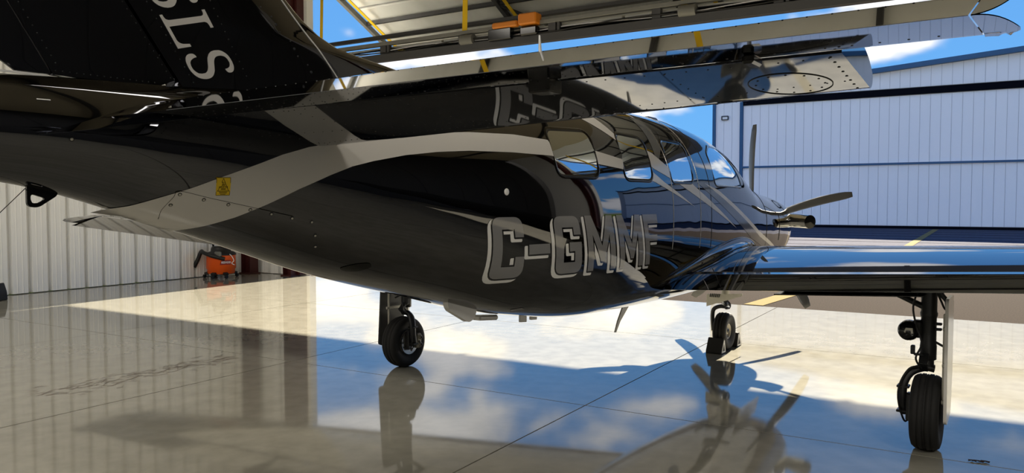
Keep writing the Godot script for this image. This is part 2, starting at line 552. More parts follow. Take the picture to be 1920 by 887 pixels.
func window_frames():
	for side in [1.0, -1.0]:
		for w in WIN:
			var wp: PackedVector2Array = w
			var c := Vector2.ZERO
			for p in wp: c += p / wp.size()
			var st := S(true)
			var offs := [[0.012, 0.0003], [0.007, 0.0035], [-0.002, 0.0035], [-0.013, -0.003]]
			var m := wp.size()
			var rings := []
			for o in offs:
				var ring := []
				for i in m:
					var t := (wp[(i + 1) % m] - wp[(i + m - 1) % m]).normalized()
					var nn := Vector2(t.y, -t.x)
					if nn.dot(wp[i] - c) < 0: nn = -nn
					var q: Vector2 = wp[i] + nn * o[0]
					ring.append(skin_p(q.x, q.y, o[1], side))
				rings.append(ring)
			for k in 3:
				for i in m:
					var j := (i + 1) % m
					var mid := skin_p(c.x, c.y, -0.5, side)
					out_tri(st, rings[k][i], rings[k][j], rings[k + 1][j], mid)
					out_tri(st, rings[k][i], rings[k + 1][j], rings[k + 1][i], mid)
			var f := done(st, "cabin_window", M.trim_black, plane)
			st = S(true)
			decal(st, wp, -0.001, 0.06, 0.03, side)
			donen(st, "pane", M.glass, f)

func seam(st: SurfaceTool, u: float, a0: float, a1: float, r := 0.0028):
	var pts := []
	for i in 41: pts.append(fpt(u, lerpf(a0, a1, i / 40.0)))
	sweep(st, pts, r, 5)

func skin_details(fus: Node3D):
	# lap seams and panel lines
	for u in [-0.475, -0.045, 0.15, 1.62]:
		var st := S(true)
		seam(st, u, 0.0, 1.75)
		done(st, "skin_seam", M.gear if u > 0.1 else M.steel, fus)
	# access panel under the stripe near the tail
	var st := S(true)
	var line := [Vector2(-3.412, 1.329), Vector2(-3.425, 1.36), Vector2(-3.41, 1.40), Vector2(-3.397, 1.419), Vector2(-3.30, 1.398), Vector2(-3.154, 1.367), Vector2(-3.0, 1.333)]
	var pts := []
	for p in curve(line, 6): pts.append(skin_p(p.x, p.y, 0.0012))
	sweep(st, pts, 0.0014, 4)
	done(st, "panel_line", M.ink, fus)
	var scr := [[-3.394, 1.409], [-3.316, 1.392], [-3.233, 1.376], [-3.155, 1.358], [-3.078, 1.342], [-3.0, 1.326], [-2.923, 1.311], [-2.89, 1.26], [-2.866, 1.217], [-3.408, 1.375], [-3.72, 1.565]]
	for s in scr:
		st = S(true)
		dome(st, skin_p(s[0], s[1], 0.0008), skin_n(s[0], s[1]), 0.0075, 0.0028, 12)
		var o := done(st, "screw", M.gear, fus)
		st = S(true)
		dome(st, skin_p(s[0], s[1], 0.0030), skin_n(s[0], s[1]), 0.0042, 0.0015, 10)
		done(st, "screw", M.gear_pale, fus)
	st = S(true)
	dome(st, skin_p(-1.985, 1.431, 0.0005), skin_n(-1.985, 1.431), 0.016, 0.004, 18)
	done(st, "static_port", M.pale, fus)
	# dark scoop and diamond mark low on the side
	st = S(true)
	decal(st, round_poly([Vector2(-2.71, 1.122), Vector2(-2.665, 1.138), Vector2(-2.61, 1.140), Vector2(-2.585, 1.122), Vector2(-2.62, 1.103), Vector2(-2.665, 1.105)], 0.02), 0.002, 0.03, 0.012)
	donen(st, "air_scoop", M.trim_black, fus)
	st = S(true)
	decal(st, V2([-1.625, .838, -1.592, .849, -1.556, .838, -1.592, .827]), 0.002, 0.03, 0.012)
	donen(st, "diamond_mark", M.grey_paint, fus)
	# intake on the cowl and cowl lines
	st = S(true)
	decal(st, round_poly([Vector2(2.56, 1.375), Vector2(2.60, 1.372), Vector2(2.68, 1.305), Vector2(2.70, 1.265), Vector2(2.64, 1.30)], 0.02), 0.003, 0.02, 0.012)
	donen(st, "cowl_intake", M.trim_black, fus)
	for l in [[Vector2(1.62, 1.36), Vector2(2.1, 1.30), Vector2(2.7, 1.24), Vector2(2.98, 1.21)], [Vector2(2.2, 1.29), Vector2(2.2, 1.05)], [Vector2(1.62, 1.36), Vector2(1.62, 0.95)]]:
		st = S(true)
		pts = []
		for p in curve(l, 8): pts.append(skin_p(p.x, p.y, 0.001))
		sweep(st, pts, 0.0022, 4)
		done(st, "panel_line", M.ink, fus)
	st = S(true)
	decal(st, round_poly([Vector2(2.19, 1.19), Vector2(2.235, 1.19), Vector2(2.235, 1.09), Vector2(2.19, 1.09)], 0.01), 0.002, 0.03, 0.02)
	donen(st, "cowl_louver", M.trim_black, fus)
	# yellow placard with black print
	var pl := [Vector2(-3.294, 1.466), Vector2(-3.246, 1.467), Vector2(-3.238, 1.407), Vector2(-3.284, 1.406)]
	st = S(true)
	decal(st, PackedVector2Array(pl), 0.0024, 0.02, 0.02)
	var plac := donen(st, "warning_placard", M.yellow, fus)
	plac.set_meta("label", "yellow warning placard with black triangle")
	var on := func(x: float, y: float) -> Vector2:   # x, y in 0..1 over the placard
		return (pl[3] as Vector2).lerp(pl[2], x).lerp((pl[0] as Vector2).lerp(pl[1], x), y)
	st = S(true)
	var strokes := [[0.03, 0.985, 0.97, 0.985], [0.03, 0.015, 0.97, 0.015], [0.02, 0.02, 0.02, 0.98], [0.98, 0.02, 0.98, 0.98], [0.5, 0.94, 0.12, 0.25], [0.5, 0.94, 0.88, 0.25], [0.05, 0.25, 0.95, 0.25], [0.22, 0.19, 0.78, 0.19], [0.25, 0.13, 0.75, 0.13], [0.32, 0.07, 0.68, 0.07]]
	for s in strokes:
		var a: Vector2 = on.call(s[0], s[1]); var b: Vector2 = on.call(s[2], s[3])
		var t := (b - a).normalized() * 0.0007
		decal(st, PackedVector2Array([a + Vector2(t.y, -t.x), b + Vector2(t.y, -t.x), b + Vector2(-t.y, t.x), a + Vector2(-t.y, t.x)]), 0.003, 0.05, 0.05)
	donen(st, "placard_print", M.ink, plac)
	var row := 0.70
	for word in ["ELT", "ARE", "LOCATED", "HERE"]:
		var tm := text_mesh(word, "Droid Sans", 0.0052, 0.0004, 700)
		var ar := tm.get_mesh_arrays()
		var vs: PackedVector3Array = ar[Mesh.ARRAY_VERTEX]
		var ix: PackedInt32Array = ar[Mesh.ARRAY_INDEX]
		st = S(true)
		for t in range(0, ix.size(), 3):
			var pp := []; var nn := []
			for k in 3:
				var q := vs[ix[t + k]]
				var w: Vector2 = on.call(0.5 + q.x / 0.052, row + q.y / 0.06)
				pp.append(skin_p(w.x, w.y, 0.0031)); nn.append(skin_n(w.x, w.y))
			tri_n(st, pp, nn)
		donen(st, "placard_print", M.ink, plac)
		row -= 0.115
	# white mark on the tail cone
	st = S(true)
	decal(st, V2([-3.80, 1.675, -3.765, 1.675, -3.765, 1.672, -3.80, 1.672]), 0.002, 0.05, 0.02)
	donen(st, "white_mark", M.pale, fus)
	# tie-down ring and static wick under the tail
	st = S()
	var outer := round_poly([Vector2(-3.787, 1.45), Vector2(-3.787, 1.37), Vector2(-3.757, 1.366), Vector2(-3.700, 1.404), Vector2(-3.70, 1.43)], 0.024, 8)
	var hole := round_poly([Vector2(-3.778, 1.408), Vector2(-3.776, 1.379), Vector2(-3.752, 1.380), Vector2(-3.735, 1.394)], 0.013, 6)
	prism(st, outer, Transform3D(Basis(Vector3(0, 0, -1), Vector3(0, 1, 0), Vector3(1, 0, 0)), Vector3(0.006, 0, 0)), 0.010, hole)
	done(st, "tie_down_ring", M.trim_black, plane)
	st = S(true)
	sweep(st, [Vector3(0, 1.435, 3.775), Vector3(0, 1.25, 3.955)], 0.0012, 6)
	done(st, "static_wick", M.hose, plane)
	# antennas and drains on the belly
	st = S()
	prism(st, round_poly([Vector2(-1.975, 0.93), Vector2(-1.965, 0.865), Vector2(-1.80, 0.782), Vector2(-1.755, 0.80), Vector2(-1.735, 0.845), Vector2(-1.76, 0.90)], 0.03, 6), Transform3D(Basis(Vector3(0, 0, -1), Vector3(0, 1, 0), Vector3(1, 0, 0)), Vector3(0.10, 0, 0)), 0.03)
	done(st, "belly_antenna", M.silver, plane)
	st = S()
	box(st, Vector3(0.0, 0.764, 1.51), Vector3(0.06, 0.028, 0.17), 0.008, Basis(Vector3.RIGHT, -0.10))
	done(st, "belly_antenna", M.silver, plane)
	for u in [-1.17, -1.06]:
		st = S()
		prism(st, round_poly([Vector2(u - .035, .76), Vector2(u - .035, .700), Vector2(u + .03, .694), Vector2(u + .03, .76)], 0.006), Transform3D(Basis(Vector3(0, 0, -1), Vector3(0, 1, 0), Vector3(1, 0, 0)), Vector3(0.02, 0, 0)), 0.012)
		done(st, "drain_mast", M.silver, plane)
	st = S()
	prism(st, V2([0.10, .70, -0.02, .70, -0.125, .575, -0.165, .505, -0.150, .503, -0.09, .57]), Transform3D(Basis(Vector3(0, 0, -1), Vector3(0, 1, 0), Vector3(1, 0, 0)), Vector3(0.10, 0, 0)), 0.010)
	done(st, "blade_antenna", M.silver, plane)
	st = S()
	prism(st, round_poly([Vector2(0.2, 1.96), Vector2(0.26, 2.0), Vector2(0.42, 2.0), Vector2(0.5, 1.95)], 0.02), Transform3D(Basis(Vector3(0, 0, -1), Vector3(0, 1, 0), Vector3(1, 0, 0)), Vector3(0.12, 0, 0)), 0.03)
	done(st, "roof_antenna", M.black, plane)

func cockpit():
	# windshield: two panes wrapped round the nose of the cabin, a post between
	for side in [1.0, -1.0]:
		var st := SurfaceTool.new()
		st.begin(Mesh.PRIMITIVE_TRIANGLES)
		for i in 16:
			for k in 16:
				var pp := []
				for c in [[0, 0], [1, 0], [1, 1], [0, 1]]:
					var t: float = (i + c[0]) / 16.0; var s: float = (k + c[1]) / 16.0
					var u := lerpf(0.86 + 0.08 * s, 1.36 - 0.10 * s, t)
					var a := lerpf(0.05, 0.92 - 0.02 * t, s)
					var p := fpt(u, a * side)
					pp.append(p + (p - Vector3(0, 1.2, -u)).normalized() * 0.004)
				var n: Vector3 = (pp[1] - pp[0]).cross(pp[3] - pp[0]).normalized()
				if n.y < 0: n = -n
				tri_n(st, [pp[0], pp[1], pp[2]], [n, n, n]); tri_n(st, [pp[0], pp[2], pp[3]], [n, n, n])
		donen(st, "windshield", M.trim_black, plane)

func exhaust():
	for side in [1.0, -1.0]:
		var st := S(true)
		var pts := curve([Vector3(.30 * side, 1.215, -3.0), Vector3(.45 * side, 1.210, -2.99), Vector3(.56 * side, 1.204, -2.96), Vector3(.635 * side, 1.200, -2.91)], 5)
		sweep(st, pts, 0.066, 24, 1.0, false)
		var e := done(st, "exhaust_stack", M.chrome, plane)
		st = S(true)
		pts.reverse()
		var q := []
		for p in pts: q.append(p)
		sweep(st, q, 0.060, 24, 1.0, false)
		for k in 1: pass
		var inner := done(st, "exhaust_bore", M.trim_black, e)
		st = S(true)
		sweep(st, [pts[0], pts[1]], [0.066, 0.066], 24, 1.0, false)
		st = S()
		var d: Vector3 = (pts[0] - pts[1]).normalized()
		var b := along(d)
		for k in 24:
			var a0 := TAU * k / 24; var a1 := TAU * (k + 1) / 24
			var o0: Vector3 = pts[0] + b * Vector3(cos(a0), sin(a0), 0) * 0.066; var o1: Vector3 = pts[0] + b * Vector3(cos(a1), sin(a1), 0) * 0.066
			tri(st, pts[1] + d * 0.02, o0, o1)
		done(st, "exhaust_mouth", M.trim_black, e)

func propeller():
	var hub := Vector3(0, 1.175, -3.16)
	var st := S(true)
	lathe(st, [Vector2(.20, -.05), Vector2(.205, .02), Vector2(.19, .12), Vector2(.15, .24), Vector2(.09, .34), Vector2(0.03, .40), Vector2(0, .41)], Transform3D(Basis(Vector3(1, 0, 0), Vector3(0, 0, -1), Vector3(0, 1, 0)), hub), 32)
	done(st, "spinner", M.chrome, plane)
	for k in 5:
		var th := deg_to_rad(18.5 + 72.0 * k)
		var rd := Vector3(cos(th), sin(th), 0)
		var tg := Vector3(-sin(th), cos(th), 0)
		st = S(true)
		var rows := []
		for i in 15:
			var t := i / 14.0
			var r := lerpf(0.10, 1.01, t)
			var ch := 0.05 + 0.085 * sin(PI * clampf(pow(t, 0.8), 0, 1) * 0.80 + 0.1)
			if t > 0.92: ch *= lerpf(1.0, 0.72, (t - 0.92) / 0.08)
			var thick := lerpf(0.035, 0.006, t)
			var tw := deg_to_rad(lerpf(62.0, 40.0, t))          # feathered
			var cd := (tg * cos(tw) + Vector3(0, 0, -1) * sin(tw)).normalized()
			var nd := rd.cross(cd).normalized()
			var sweep_back := 0.05 * sin(PI * t) - 0.07 * t * t
			var ring := []
			for j in 14:
				var a := TAU * j / 14
				ring.append(hub + rd * r + cd * (cos(a) * ch * 0.5 + sweep_back * 0.6) + nd * sin(a) * thick * 0.5)
			rows.append(ring)
		for i in 14:
			for j in 14:
				out_tri(st, rows[i][j], rows[i][(j + 1) % 14], rows[i + 1][(j + 1) % 14], hub + rd * lerpf(0.10, 1.01, (i + 0.5) / 14.0))
				out_tri(st, rows[i][j], rows[i + 1][(j + 1) % 14], rows[i + 1][j], hub + rd * lerpf(0.10, 1.01, (i + 0.5) / 14.0))
		for j in 12: out_tri(st, rows[14][0], rows[14][j + 1], rows[14][j + 2], hub)
		done(st, "propeller_blade", M.blade, plane)

# ------------------------------------------------------------------ wing
func w_te(v: float) -> Vector2: return Vector2(-0.56, 0.865 + 0.0525 * (v - 0.61))
func w_le(v: float) -> float: return lerpf(1.36, 0.45, clampf((v - 0.5) / 5.9, 0, 1))
func naca(x: float, t: float) -> float: return 5.0 * t * (0.2969 * sqrt(x) - 0.126 * x - 0.3516 * x * x + 0.2843 * x * x * x - 0.1036 * x * x * x * x)
func w_pt(v: float, x: float, up: bool) -> Vector2:   # (u, z) on the wing at span v; x from nose 0 to trailing edge 1
	var te := w_te(v); var le := w_le(v); var c := le - te.x
	var cam := 0.02 * (2 * 0.3 * x - x * x) / 0.09 if x < 0.3 else 0.02 * ((1 - 0.6) + 0.6 * x - x * x) / 0.49
	var y := naca(x, 0.148) * (1.0 if up else -1.0) + cam
	return Vector2(le - c * x, te.y + c * (y + 0.014 * (1 - x)))

func loft(st: SurfaceTool, secs: Array, cap0 := true, cap1 := true, sharp := []):   # closed sections of Vector3, all the same length
	st.set_smooth_group(0)
	var n: int = secs[0].size()
	for i in secs.size() - 1:
		var o := Vector3.ZERO
		for p in secs[i]: o += p / n
		var o2 := Vector3.ZERO
		for p in secs[i + 1]: o2 += p / n
		o = (o + o2) * 0.5
		for j in n:
			var k := (j + 1) % n
			st.set_smooth_group(-1 if k == 0 or j in sharp else 0)
			out_tri(st, secs[i][j], secs[i][k], secs[i + 1][k], o)
			out_tri(st, secs[i][j], secs[i + 1][k], secs[i + 1][j], o)
	st.set_smooth_group(-1)
	for e in [0, secs.size() - 1]:
		if (e == 0 and not cap0) or (e > 0 and not cap1): continue
		var q = secs[1] if e == 0 else secs[secs.size() - 2]
		var inner := Vector3.ZERO
		for p in q: inner += p / n
		var h := n / 2
		for j in h:    # sections run nose-to-tail and back, so strips close them
			var a = secs[e][j]; var b = secs[e][(j + 1) % n]; var c = secs[e][n - 1 - j]; var d = secs[e][(2 * n - 2 - j) % n]
			out_tri(st, a, b, c, inner); out_tri(st, b, d, c, inner)

func wing(side: float):
	var root := "wing"
	var xh := func(v: float) -> float: return (w_le(v) + 0.20) / (w_le(v) - w_te(v).x)   # hinge line of flap and aileron
	var secs := []
	for v in [0.0, 0.45, 0.9, 1.5, 2.2, 3.2, 4.3, 5.4, 6.36]:
		var s := []
		var x1: float = xh.call(v)
		for i in 21:
			var x := x1 * pow(1.0 - i / 20.0, 1.6)
			var p := w_pt(v, x, true)
			s.append(Vector3(v * side, p.y, -p.x))
		for i in range(1, 21):
			var x := x1 * pow(i / 20.0, 1.6)
			var p := w_pt(v, x, false)
			s.append(Vector3(v * side, p.y, -p.x))
		secs.append(s)
	var st := S(true)
	loft(st, secs)
	var w := done(st, "wing", M.black, plane)
	# wing tip, full chord
	secs = []
	for v in [6.36, 6.50, 6.58, 6.62]:
		var s := []
		var k := [1.0, 0.97, 0.85, 0.55][[6.36, 6.50, 6.58, 6.62].find(v)] as float
		var mid := w_pt(v, 0.4, true).lerp(w_pt(v, 0.4, false), 0.5)
		for i in 21:
			var p := w_pt(v, pow(1.0 - i / 20.0, 1.6), true)
			s.append(Vector3(v * side, lerpf(mid.y, p.y, k) + 0.02 * (1 - k), -lerpf(mid.x - 0.25, p.x, lerpf(1.0, k, 0.35))))
		for i in range(1, 21):
			var p := w_pt(v, pow(i / 20.0, 1.6), false)
			s.append(Vector3(v * side, lerpf(mid.y, p.y, k) + 0.02 * (1 - k), -lerpf(mid.x - 0.25, p.x, lerpf(1.0, k, 0.35))))
		secs.append(s)
	st = S(true)
	loft(st, secs)
	done(st, "wing_tip", M.black, w)
	for part in [["flap", 0.60, 3.28, 0.0], ["aileron", 3.31, 6.34, -0.03]]:
		secs = []
		var vs := []
		for i in 9: vs.append(lerpf(part[1], part[2], i / 8.0))
		for v in vs:
			var s := []
			var x1: float = xh.call(v) + 0.006
			var droop := func(p: Vector2) -> Vector2:
				var hz := w_pt(v, x1, false)
				return Vector2(p.x, p.y + (part[3] + (0.045 if side < 0.0 and part[0] == "flap" else 0.0)) * (hz.x - p.x) / 0.36)
			for i in 9:
				var x := lerpf(1.0, x1 + 0.004, i / 8.0)
				var p: Vector2 = droop.call(w_pt(v, x, true) + Vector2(0, 0.0006))
				s.append(Vector3(v * side, p.y, -p.x))
			for i in 9:
				var x := lerpf(x1, 1.0, i / 8.0)
				var p: Vector2 = droop.call(w_pt(v, x, false) - Vector2(0, 0.0006))
				s.append(Vector3(v * side, p.y, -p.x))
			secs.append(s)
		st = S(true)
		st.set_smooth_group(0)
		loft(st, secs)
		var f := done(st, part[0], M.black, w)
		# rivet rows
		st = S(true)
		var count := 0
		for vv in ([1.25, 1.66, 2.06, 2.42, 2.85] if part[0] == "flap" else [3.6, 4.2, 4.8, 5.4]):
			for i in 12:
				var x := lerpf(xh.call(vv) + 0.03, 0.985, i / 11.0)
				var p := w_pt(vv, x, true) - Vector2(0, 0.0015)
				dome(st, Vector3(vv * side, p.y, -p.x), Vector3(0, 1, 0.15), 0.0022, 0.0008, 6)
		if part[0] == "flap":
			for i in 110:
				var vv := 1.1 + i * 0.02
				var p := w_pt(vv, 0.985, true) - Vector2(0, 0.0015)
				dome(st, Vector3(vv * side, p.y, -p.x), Vector3(0, 1, 0.15), 0.0022, 0.0008, 6)
		var rv := done(st, "rivets", M.gear_pale, f)
		rv.set_meta("kind", "stuff")
	# root fairing
	st = S(true)
	var rows := []
	for i in 33:
		var u := lerpf(-0.575, 1.42, i / 32.0)
		var x := clampf((w_le(0.55) - u) / (w_le(0.55) + 0.56), 0.0, 1.0)
		var grow := 0.015 + 0.05 * smoothstep(-0.575, 0.3, u)
		var q := w_pt(0.60 + grow * 1.3, x, true)
		var zt := q.y + grow * 0.95
		var p0 := Vector3(sv(u, zt) + 0.002, zt, -u)
		var p2 := Vector3(0.60 + grow * 1.6, q.y - 0.0015, -u)
		var p1 := Vector3(sv(u, q.y) * 0.4 + 0.6 * (sv(u, q.y) + 0.01), q.y + 0.004, -u)
		var r := []
		for k in 9:
			var t := k / 8.0
			var p := p0.lerp(p1, t).lerp(p1.lerp(p2, t), t)
			r.append(Vector3(p.x * side, p.y, p.z))
		rows.append(r)
	for i in 32:
		for k in 8:
			var o := Vector3(0.3 * side, 0.3, rows[i][k].z)
			out_tri(st, rows[i][k], rows[i][k + 1], rows[i + 1][k + 1], o)
			out_tri(st, rows[i][k], rows[i + 1][k + 1], rows[i + 1][k], o)
	var fa := done(st, "root_fairing", M.black, w)
	st = S(true)
	var e := []
	for r in rows: e.append(r[0])
	sweep(st, e, 0.004, 6)
	done(st, "fairing_edge", M.trim_black, fa)
	# dark wheel bay
	st = S()
	var bz := w_pt(1.6, 0.6, false).y
	box(st, Vector3(1.55 * side, bz - 0.0005 - 0.004, 0.0), Vector3(0.8, 0.008, 0.30), 0.002, Basis(Vector3.FORWARD, -0.0525 * side))
	done(st, "wheel_bay", M.trim_black, w)
	return w

# ------------------------------------------------------------------ tail
func s_le(v: float) -> float:
	v = absf(v)
	return lerpf(-2.80, -2.90, v / 0.57) if v < 0.57 else lerpf(-2.90, -3.18, (v - 0.57) / 1.61)

func s_pt(v: float, t: float, up: bool) -> Vector2:   # t: 0 nose .. 1 hinge; nearly flat below
	var q := minf(absf(v) / 2.2, 1.0)
	var nose := lerpf(1.622, 1.629, q)
	var z := lerpf(lerpf(1.652, 1.646, q), lerpf(1.698, 1.690, q), sin(minf(t / 0.75, 1.0) * PI / 2)) if up else lerpf(lerpf(1.580, 1.603, q), lerpf(1.637, 1.631, q), t)
	var span := 0.20 if up else 0.10
	if t < span: z = lerpf(nose, z, sqrt(maxf(0.0, 1.0 - pow(1.0 - t / span, 2.0))))
	return Vector2(lerpf(s_le(v), -3.47, t), z)

func stab_sec(v: float) -> Array:
	var s := []
	for i in 19:
		var p := s_pt(v, pow(1.0 - i / 18.0, 1.7), true)
		s.append(Vector3(v, p.y, -p.x))
	for i in range(1, 19):
		var p := s_pt(v, pow(i / 18.0, 1.7), false)
		s.append(Vector3(v, p.y, -p.x))
	return s

func e_pt(t: float, up: bool, tez := 1.60, teu := -3.80) -> Vector2:   # t: 0 hinge .. 1 trailing edge
	var h := 0.034 * (1.0 - t) + 0.0005
	if t < 0.12: h = 0.034 * sqrt(1.0 - pow(1.0 - t / 0.12, 2.0)) * (1.0 - 0.12 * t)
	return Vector2(lerpf(-3.482, teu, t), lerpf(1.665, tez, t) + (h if up else -h))

func tail():
	var st := S(true)
	var secs := []
	for v in [-2.18, -1.6, -1.0, -0.57, -0.3, 0.0, 0.3, 0.57, 0.8, 1.0, 1.3, 1.6, 1.9, 2.18]: secs.append(stab_sec(v))
	loft(st, secs)
	var stab := done(st, "stabilizer", M.black, plane)
	# round inspection plate with screws on the underside near the tip
	var cp := Vector2(2.048, -3.285)
	var low := func(v: float, u: float) -> Vector3:
		var t := clampf((s_le(v) - u) / (s_le(v) + 3.47), 0.0, 1.0)
		return Vector3(v, s_pt(v, t, false).y, -u)
	st = S(true)
	var ring := []
	for k in 41:
		var a := TAU * k / 40
		ring.append((low.call(cp.x + cos(a) * 0.078, cp.y + sin(a) * 0.088) as Vector3) - Vector3(0, 0.0004, 0))
	sweep(st, ring, 0.0011, 5)
	var ip := done(st, "inspection_plate_edge", M.ink, stab)
	for k in 12:
		var a := TAU * (k + 0.3) / 12
		st = S(true)
		dome(st, low.call(cp.x + cos(a) * 0.064, cp.y + sin(a) * 0.072), Vector3.DOWN, 0.0026, 0.0012, 8)
		done(st, "screw", M.gear, ip)
	# rivets
	st = S(true)
	for i in 9: dome(st, low.call(2.158, -3.45 + i * 0.034), Vector3.DOWN, 0.0030, 0.0013, 8)
	for i in 46: dome(st, low.call(0.22 + i * 0.043, -3.445), Vector3.DOWN, 0.0022, 0.001, 6)
	for i in 44: dome(st, low.call(0.22 + i * 0.043, -3.15), Vector3.DOWN, 0.0022, 0.001, 6)
	for vv in [0.35, 0.75, 1.15, 1.55, 1.85]:
		for i in 14: dome(st, low.call(vv, -3.44 + i * 0.042), Vector3.DOWN, 0.0022, 0.001, 6)
	for i in 60: 
		var v := 0.2 + i * 0.033
		dome(st, low.call(v, s_le(v) - 0.10), Vector3.DOWN, 0.0022, 0.001, 6)
	var rv := done(st, "rivets", M.gear, stab)
	rv.set_meta("kind", "stuff")
	st = S(true)
	sweep(st, [Vector3(1.574, 1.68, 3.45), Vector3(1.571, 1.71, 3.45), Vector3(1.568, 1.738, 3.447)], [0.007, 0.005, 0.003], 8, 0.5)
	done(st, "static_wick", M.pale, stab)
	# elevators: drooped, running past the stabilizer tips; tips are two shells with an open edge
	for side in [1.0, -1.0]:
		secs = []
		for v in [0.45, 0.8, 1.2, 1.6, 2.0, 2.385]:
			var s := []
			for i in 17:
				var p := e_pt(1.0 - i / 16.0, true)
				s.append(Vector3(v * side, p.y, -p.x))
			for i in range(1, 17):
				var p := e_pt(i / 16.0, false)
				s.append(Vector3(v * side, p.y, -p.x))
			secs.append(s)
		st = S(true)
		loft(st, secs)
		var el := done(st, "elevator", M.black, plane)
		for up in [true, false]:
			st = S(true)
			var rows := []
			for i in 13:
				var v := lerpf(2.387, 2.432, sin(i / 12.0 * PI / 2))
				var q := (v - 2.387) / 0.045
				var back := 1.0 - 0.62 * pow(q, 3.0)
				var r := []
				for k in 13:
					var t := lerpf(0.02 + 0.25 * pow(q, 3.0), back, k / 12.0)
					var p := e_pt(t, up)
					r.append(Vector3(v * side, p.y + (0.0052 if up else -0.0022) * q, -p.x))
				rows.append(r)
			for i in 12:
				for k in 12:
					for off in [0.0, -0.0015]:
						var d := Vector3(0, off if up else -off, 0)
						var o := Vector3(0, 1.0 if up else 2.3, 3.6) if off == 0.0 else Vector3(0, 2.3 if up else 1.0, 3.6)
						out_tri(st, rows[i][k] + d, rows[i][k + 1] + d, rows[i + 1][k + 1] + d, Vector3(rows[i][k].x, o.y, rows[i][k].z))
						out_tri(st, rows[i][k] + d, rows[i + 1][k + 1] + d, rows[i + 1][k] + d, Vector3(rows[i][k].x, o.y, rows[i][k].z))
			done(st, "elevator_tip", M.black, el)
		# hinge bracket, rivet rows, seam
		if side > 0:
			st = S()
			box(st, Vector3(1.64, 1.612, 3.54), Vector3(0.05, 0.028, 0.05), 0.003)
			done(st, "hinge_bracket", M.trim_black, el)
			st = S()
			box(st, Vector3(2.07, 1.610, 3.60), Vector3(0.02, 0.016, 0.05), 0.004)
			done(st, "balance_bracket", M.trim_black, el)
			st = S(true)
			for i in 48:
				var p := e_pt(0.30, false)
				dome(st, Vector3(0.5 + i * 0.039, p.y, -p.x), Vector3.DOWN, 0.0022, 0.001, 6)
				p = e_pt(0.16, true)
				dome(st, Vector3(0.5 + i * 0.039, p.y, -p.x), Vector3.UP, 0.0022, 0.001, 6)
			for i in 14:
				var p := e_pt(0.55, false)
				dome(st, Vector3(0.5 + i * 0.045, p.y, -p.x), Vector3.DOWN, 0.0022, 0.001, 6)
			rv = done(st, "rivets", M.gear, el)
			rv.set_meta("kind", "stuff")
		# inboard trim tab
		secs = []
		for v in [0.10, 0.44]:
			var s := []
			for i in 9:
				var p := e_pt(1.0 - i / 8.0, true, 1.572, -3.802)
				s.append(Vector3(v * side, p.y, -p.x))
			for i in range(1, 9):
				var p := e_pt(i / 8.0, false, 1.572, -3.802)
				s.append(Vector3(v * side, p.y, -p.x))
			secs.append(s)
		st = S(true)
		loft(st, secs)
		done(st, "trim_tab", M.black, el)
	# fin
	st = S(true)
	secs = []
	var zs := [1.68, 1.78, 1.86, 1.92, 1.95, 1.975, 1.993, 2.01, 2.026, 2.06, 2.10, 2.133, 2.17, 2.3, 2.6, 3.0, 3.2]
	for z in zs:
		var s := []
		for i in 25:
			var t := pow(1.0 - i / 24.0, 1.6)
			s.append(fin_p(z, t, 1.0))
		for i in range(1, 25): s.append(fin_p(z, pow(i / 24.0, 1.6), -1.0))
		secs.append(s)
	loft(st, secs)
	var fin := done(st, "fin", M.black, plane)
	# rudder with its tab
	for part in [["rudder", 0.018, 0.985, 0], ["rudder_tab", 1.0, 1.30, 1]]:
		st = S(true)
		secs = []
		for z in [1.764, 1.793, 2.0, 2.3, 2.7, 3.1]:
			var s := []
			var hu: float = -3.315 - (z - 1.793) * 0.728 - 0.007
			if z < 1.79: hu = -3.388
			var tu: float = -3.712 - (z - 1.765) * 0.60
			for sg in [1.0, -1.0]:
				for i in 9:
					var t := i / 8.0 if sg > 0 else 1.0 - i / 8.0
					var f := lerpf(part[1], part[2], t)
					var h := lerpf(0.042, 0.004, clampf(f / 1.3, 0, 1)) * lerpf(1.0, 0.6, clampf((z - 1.8) / 1.3, 0, 1))
					s.append(Vector3(h * sg, z, -lerpf(hu, tu, f)))
			secs.append(s)
		loft(st, secs, true, true, [8])
		var r := done(st, part[0], M.black, plane)
		st = S(true)
		if part[3] == 0:
			for i in 26:
				var z := 1.80 + i * 0.02
				for g in [[0.06, 0], [0.92, 0]]:
					var u := lerpf(-3.315 - (z - 1.793) * 0.728, -3.712 - (z - 1.765) * 0.6, g[0])
					dome(st, Vector3(lerpf(0.042, 0.004, g[0] / 1.3) * lerpf(1.0, 0.6, clampf((z - 1.8) / 1.3, 0, 1)), z, -u), Vector3.RIGHT, 0.0024, 0.0012, 6)
			for i in 16:
				var u := -3.40 - i * 0.02
				dome(st, Vector3(lerpf(0.040, 0.012, (i + 1) / 17.0), 1.777, -u), Vector3.RIGHT, 0.0024, 0.0012, 6)
				dome(st, Vector3(lerpf(0.038, 0.014, (i + 1) / 17.0), 1.87 + i * 0.005, -u - 0.02), Vector3.RIGHT, 0.0024, 0.0012, 6)
			rv = done(st, "rivets", M.gear, r)
			rv.set_meta("kind", "stuff")
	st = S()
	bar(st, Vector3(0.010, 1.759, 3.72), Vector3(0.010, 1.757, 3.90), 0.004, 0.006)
	done(st, "rudder_gap_glint", M.pale, plane)  # pale strip stands in for light showing through the gap under the rudder tab
	# rivets, stripe and the letters on the fin
	st = S(true)
	for i in 22:
		for q in [[-3.05, 1.845, -0.62], [-3.262, 1.795, -0.68]]:
			var z: float = q[1] + i * 0.024
			var u: float = q[0] + q[2] * i * 0.024
			dome(st, fin_side(u, z, 0.0), Vector3.RIGHT, 0.0026, 0.0014, 8)
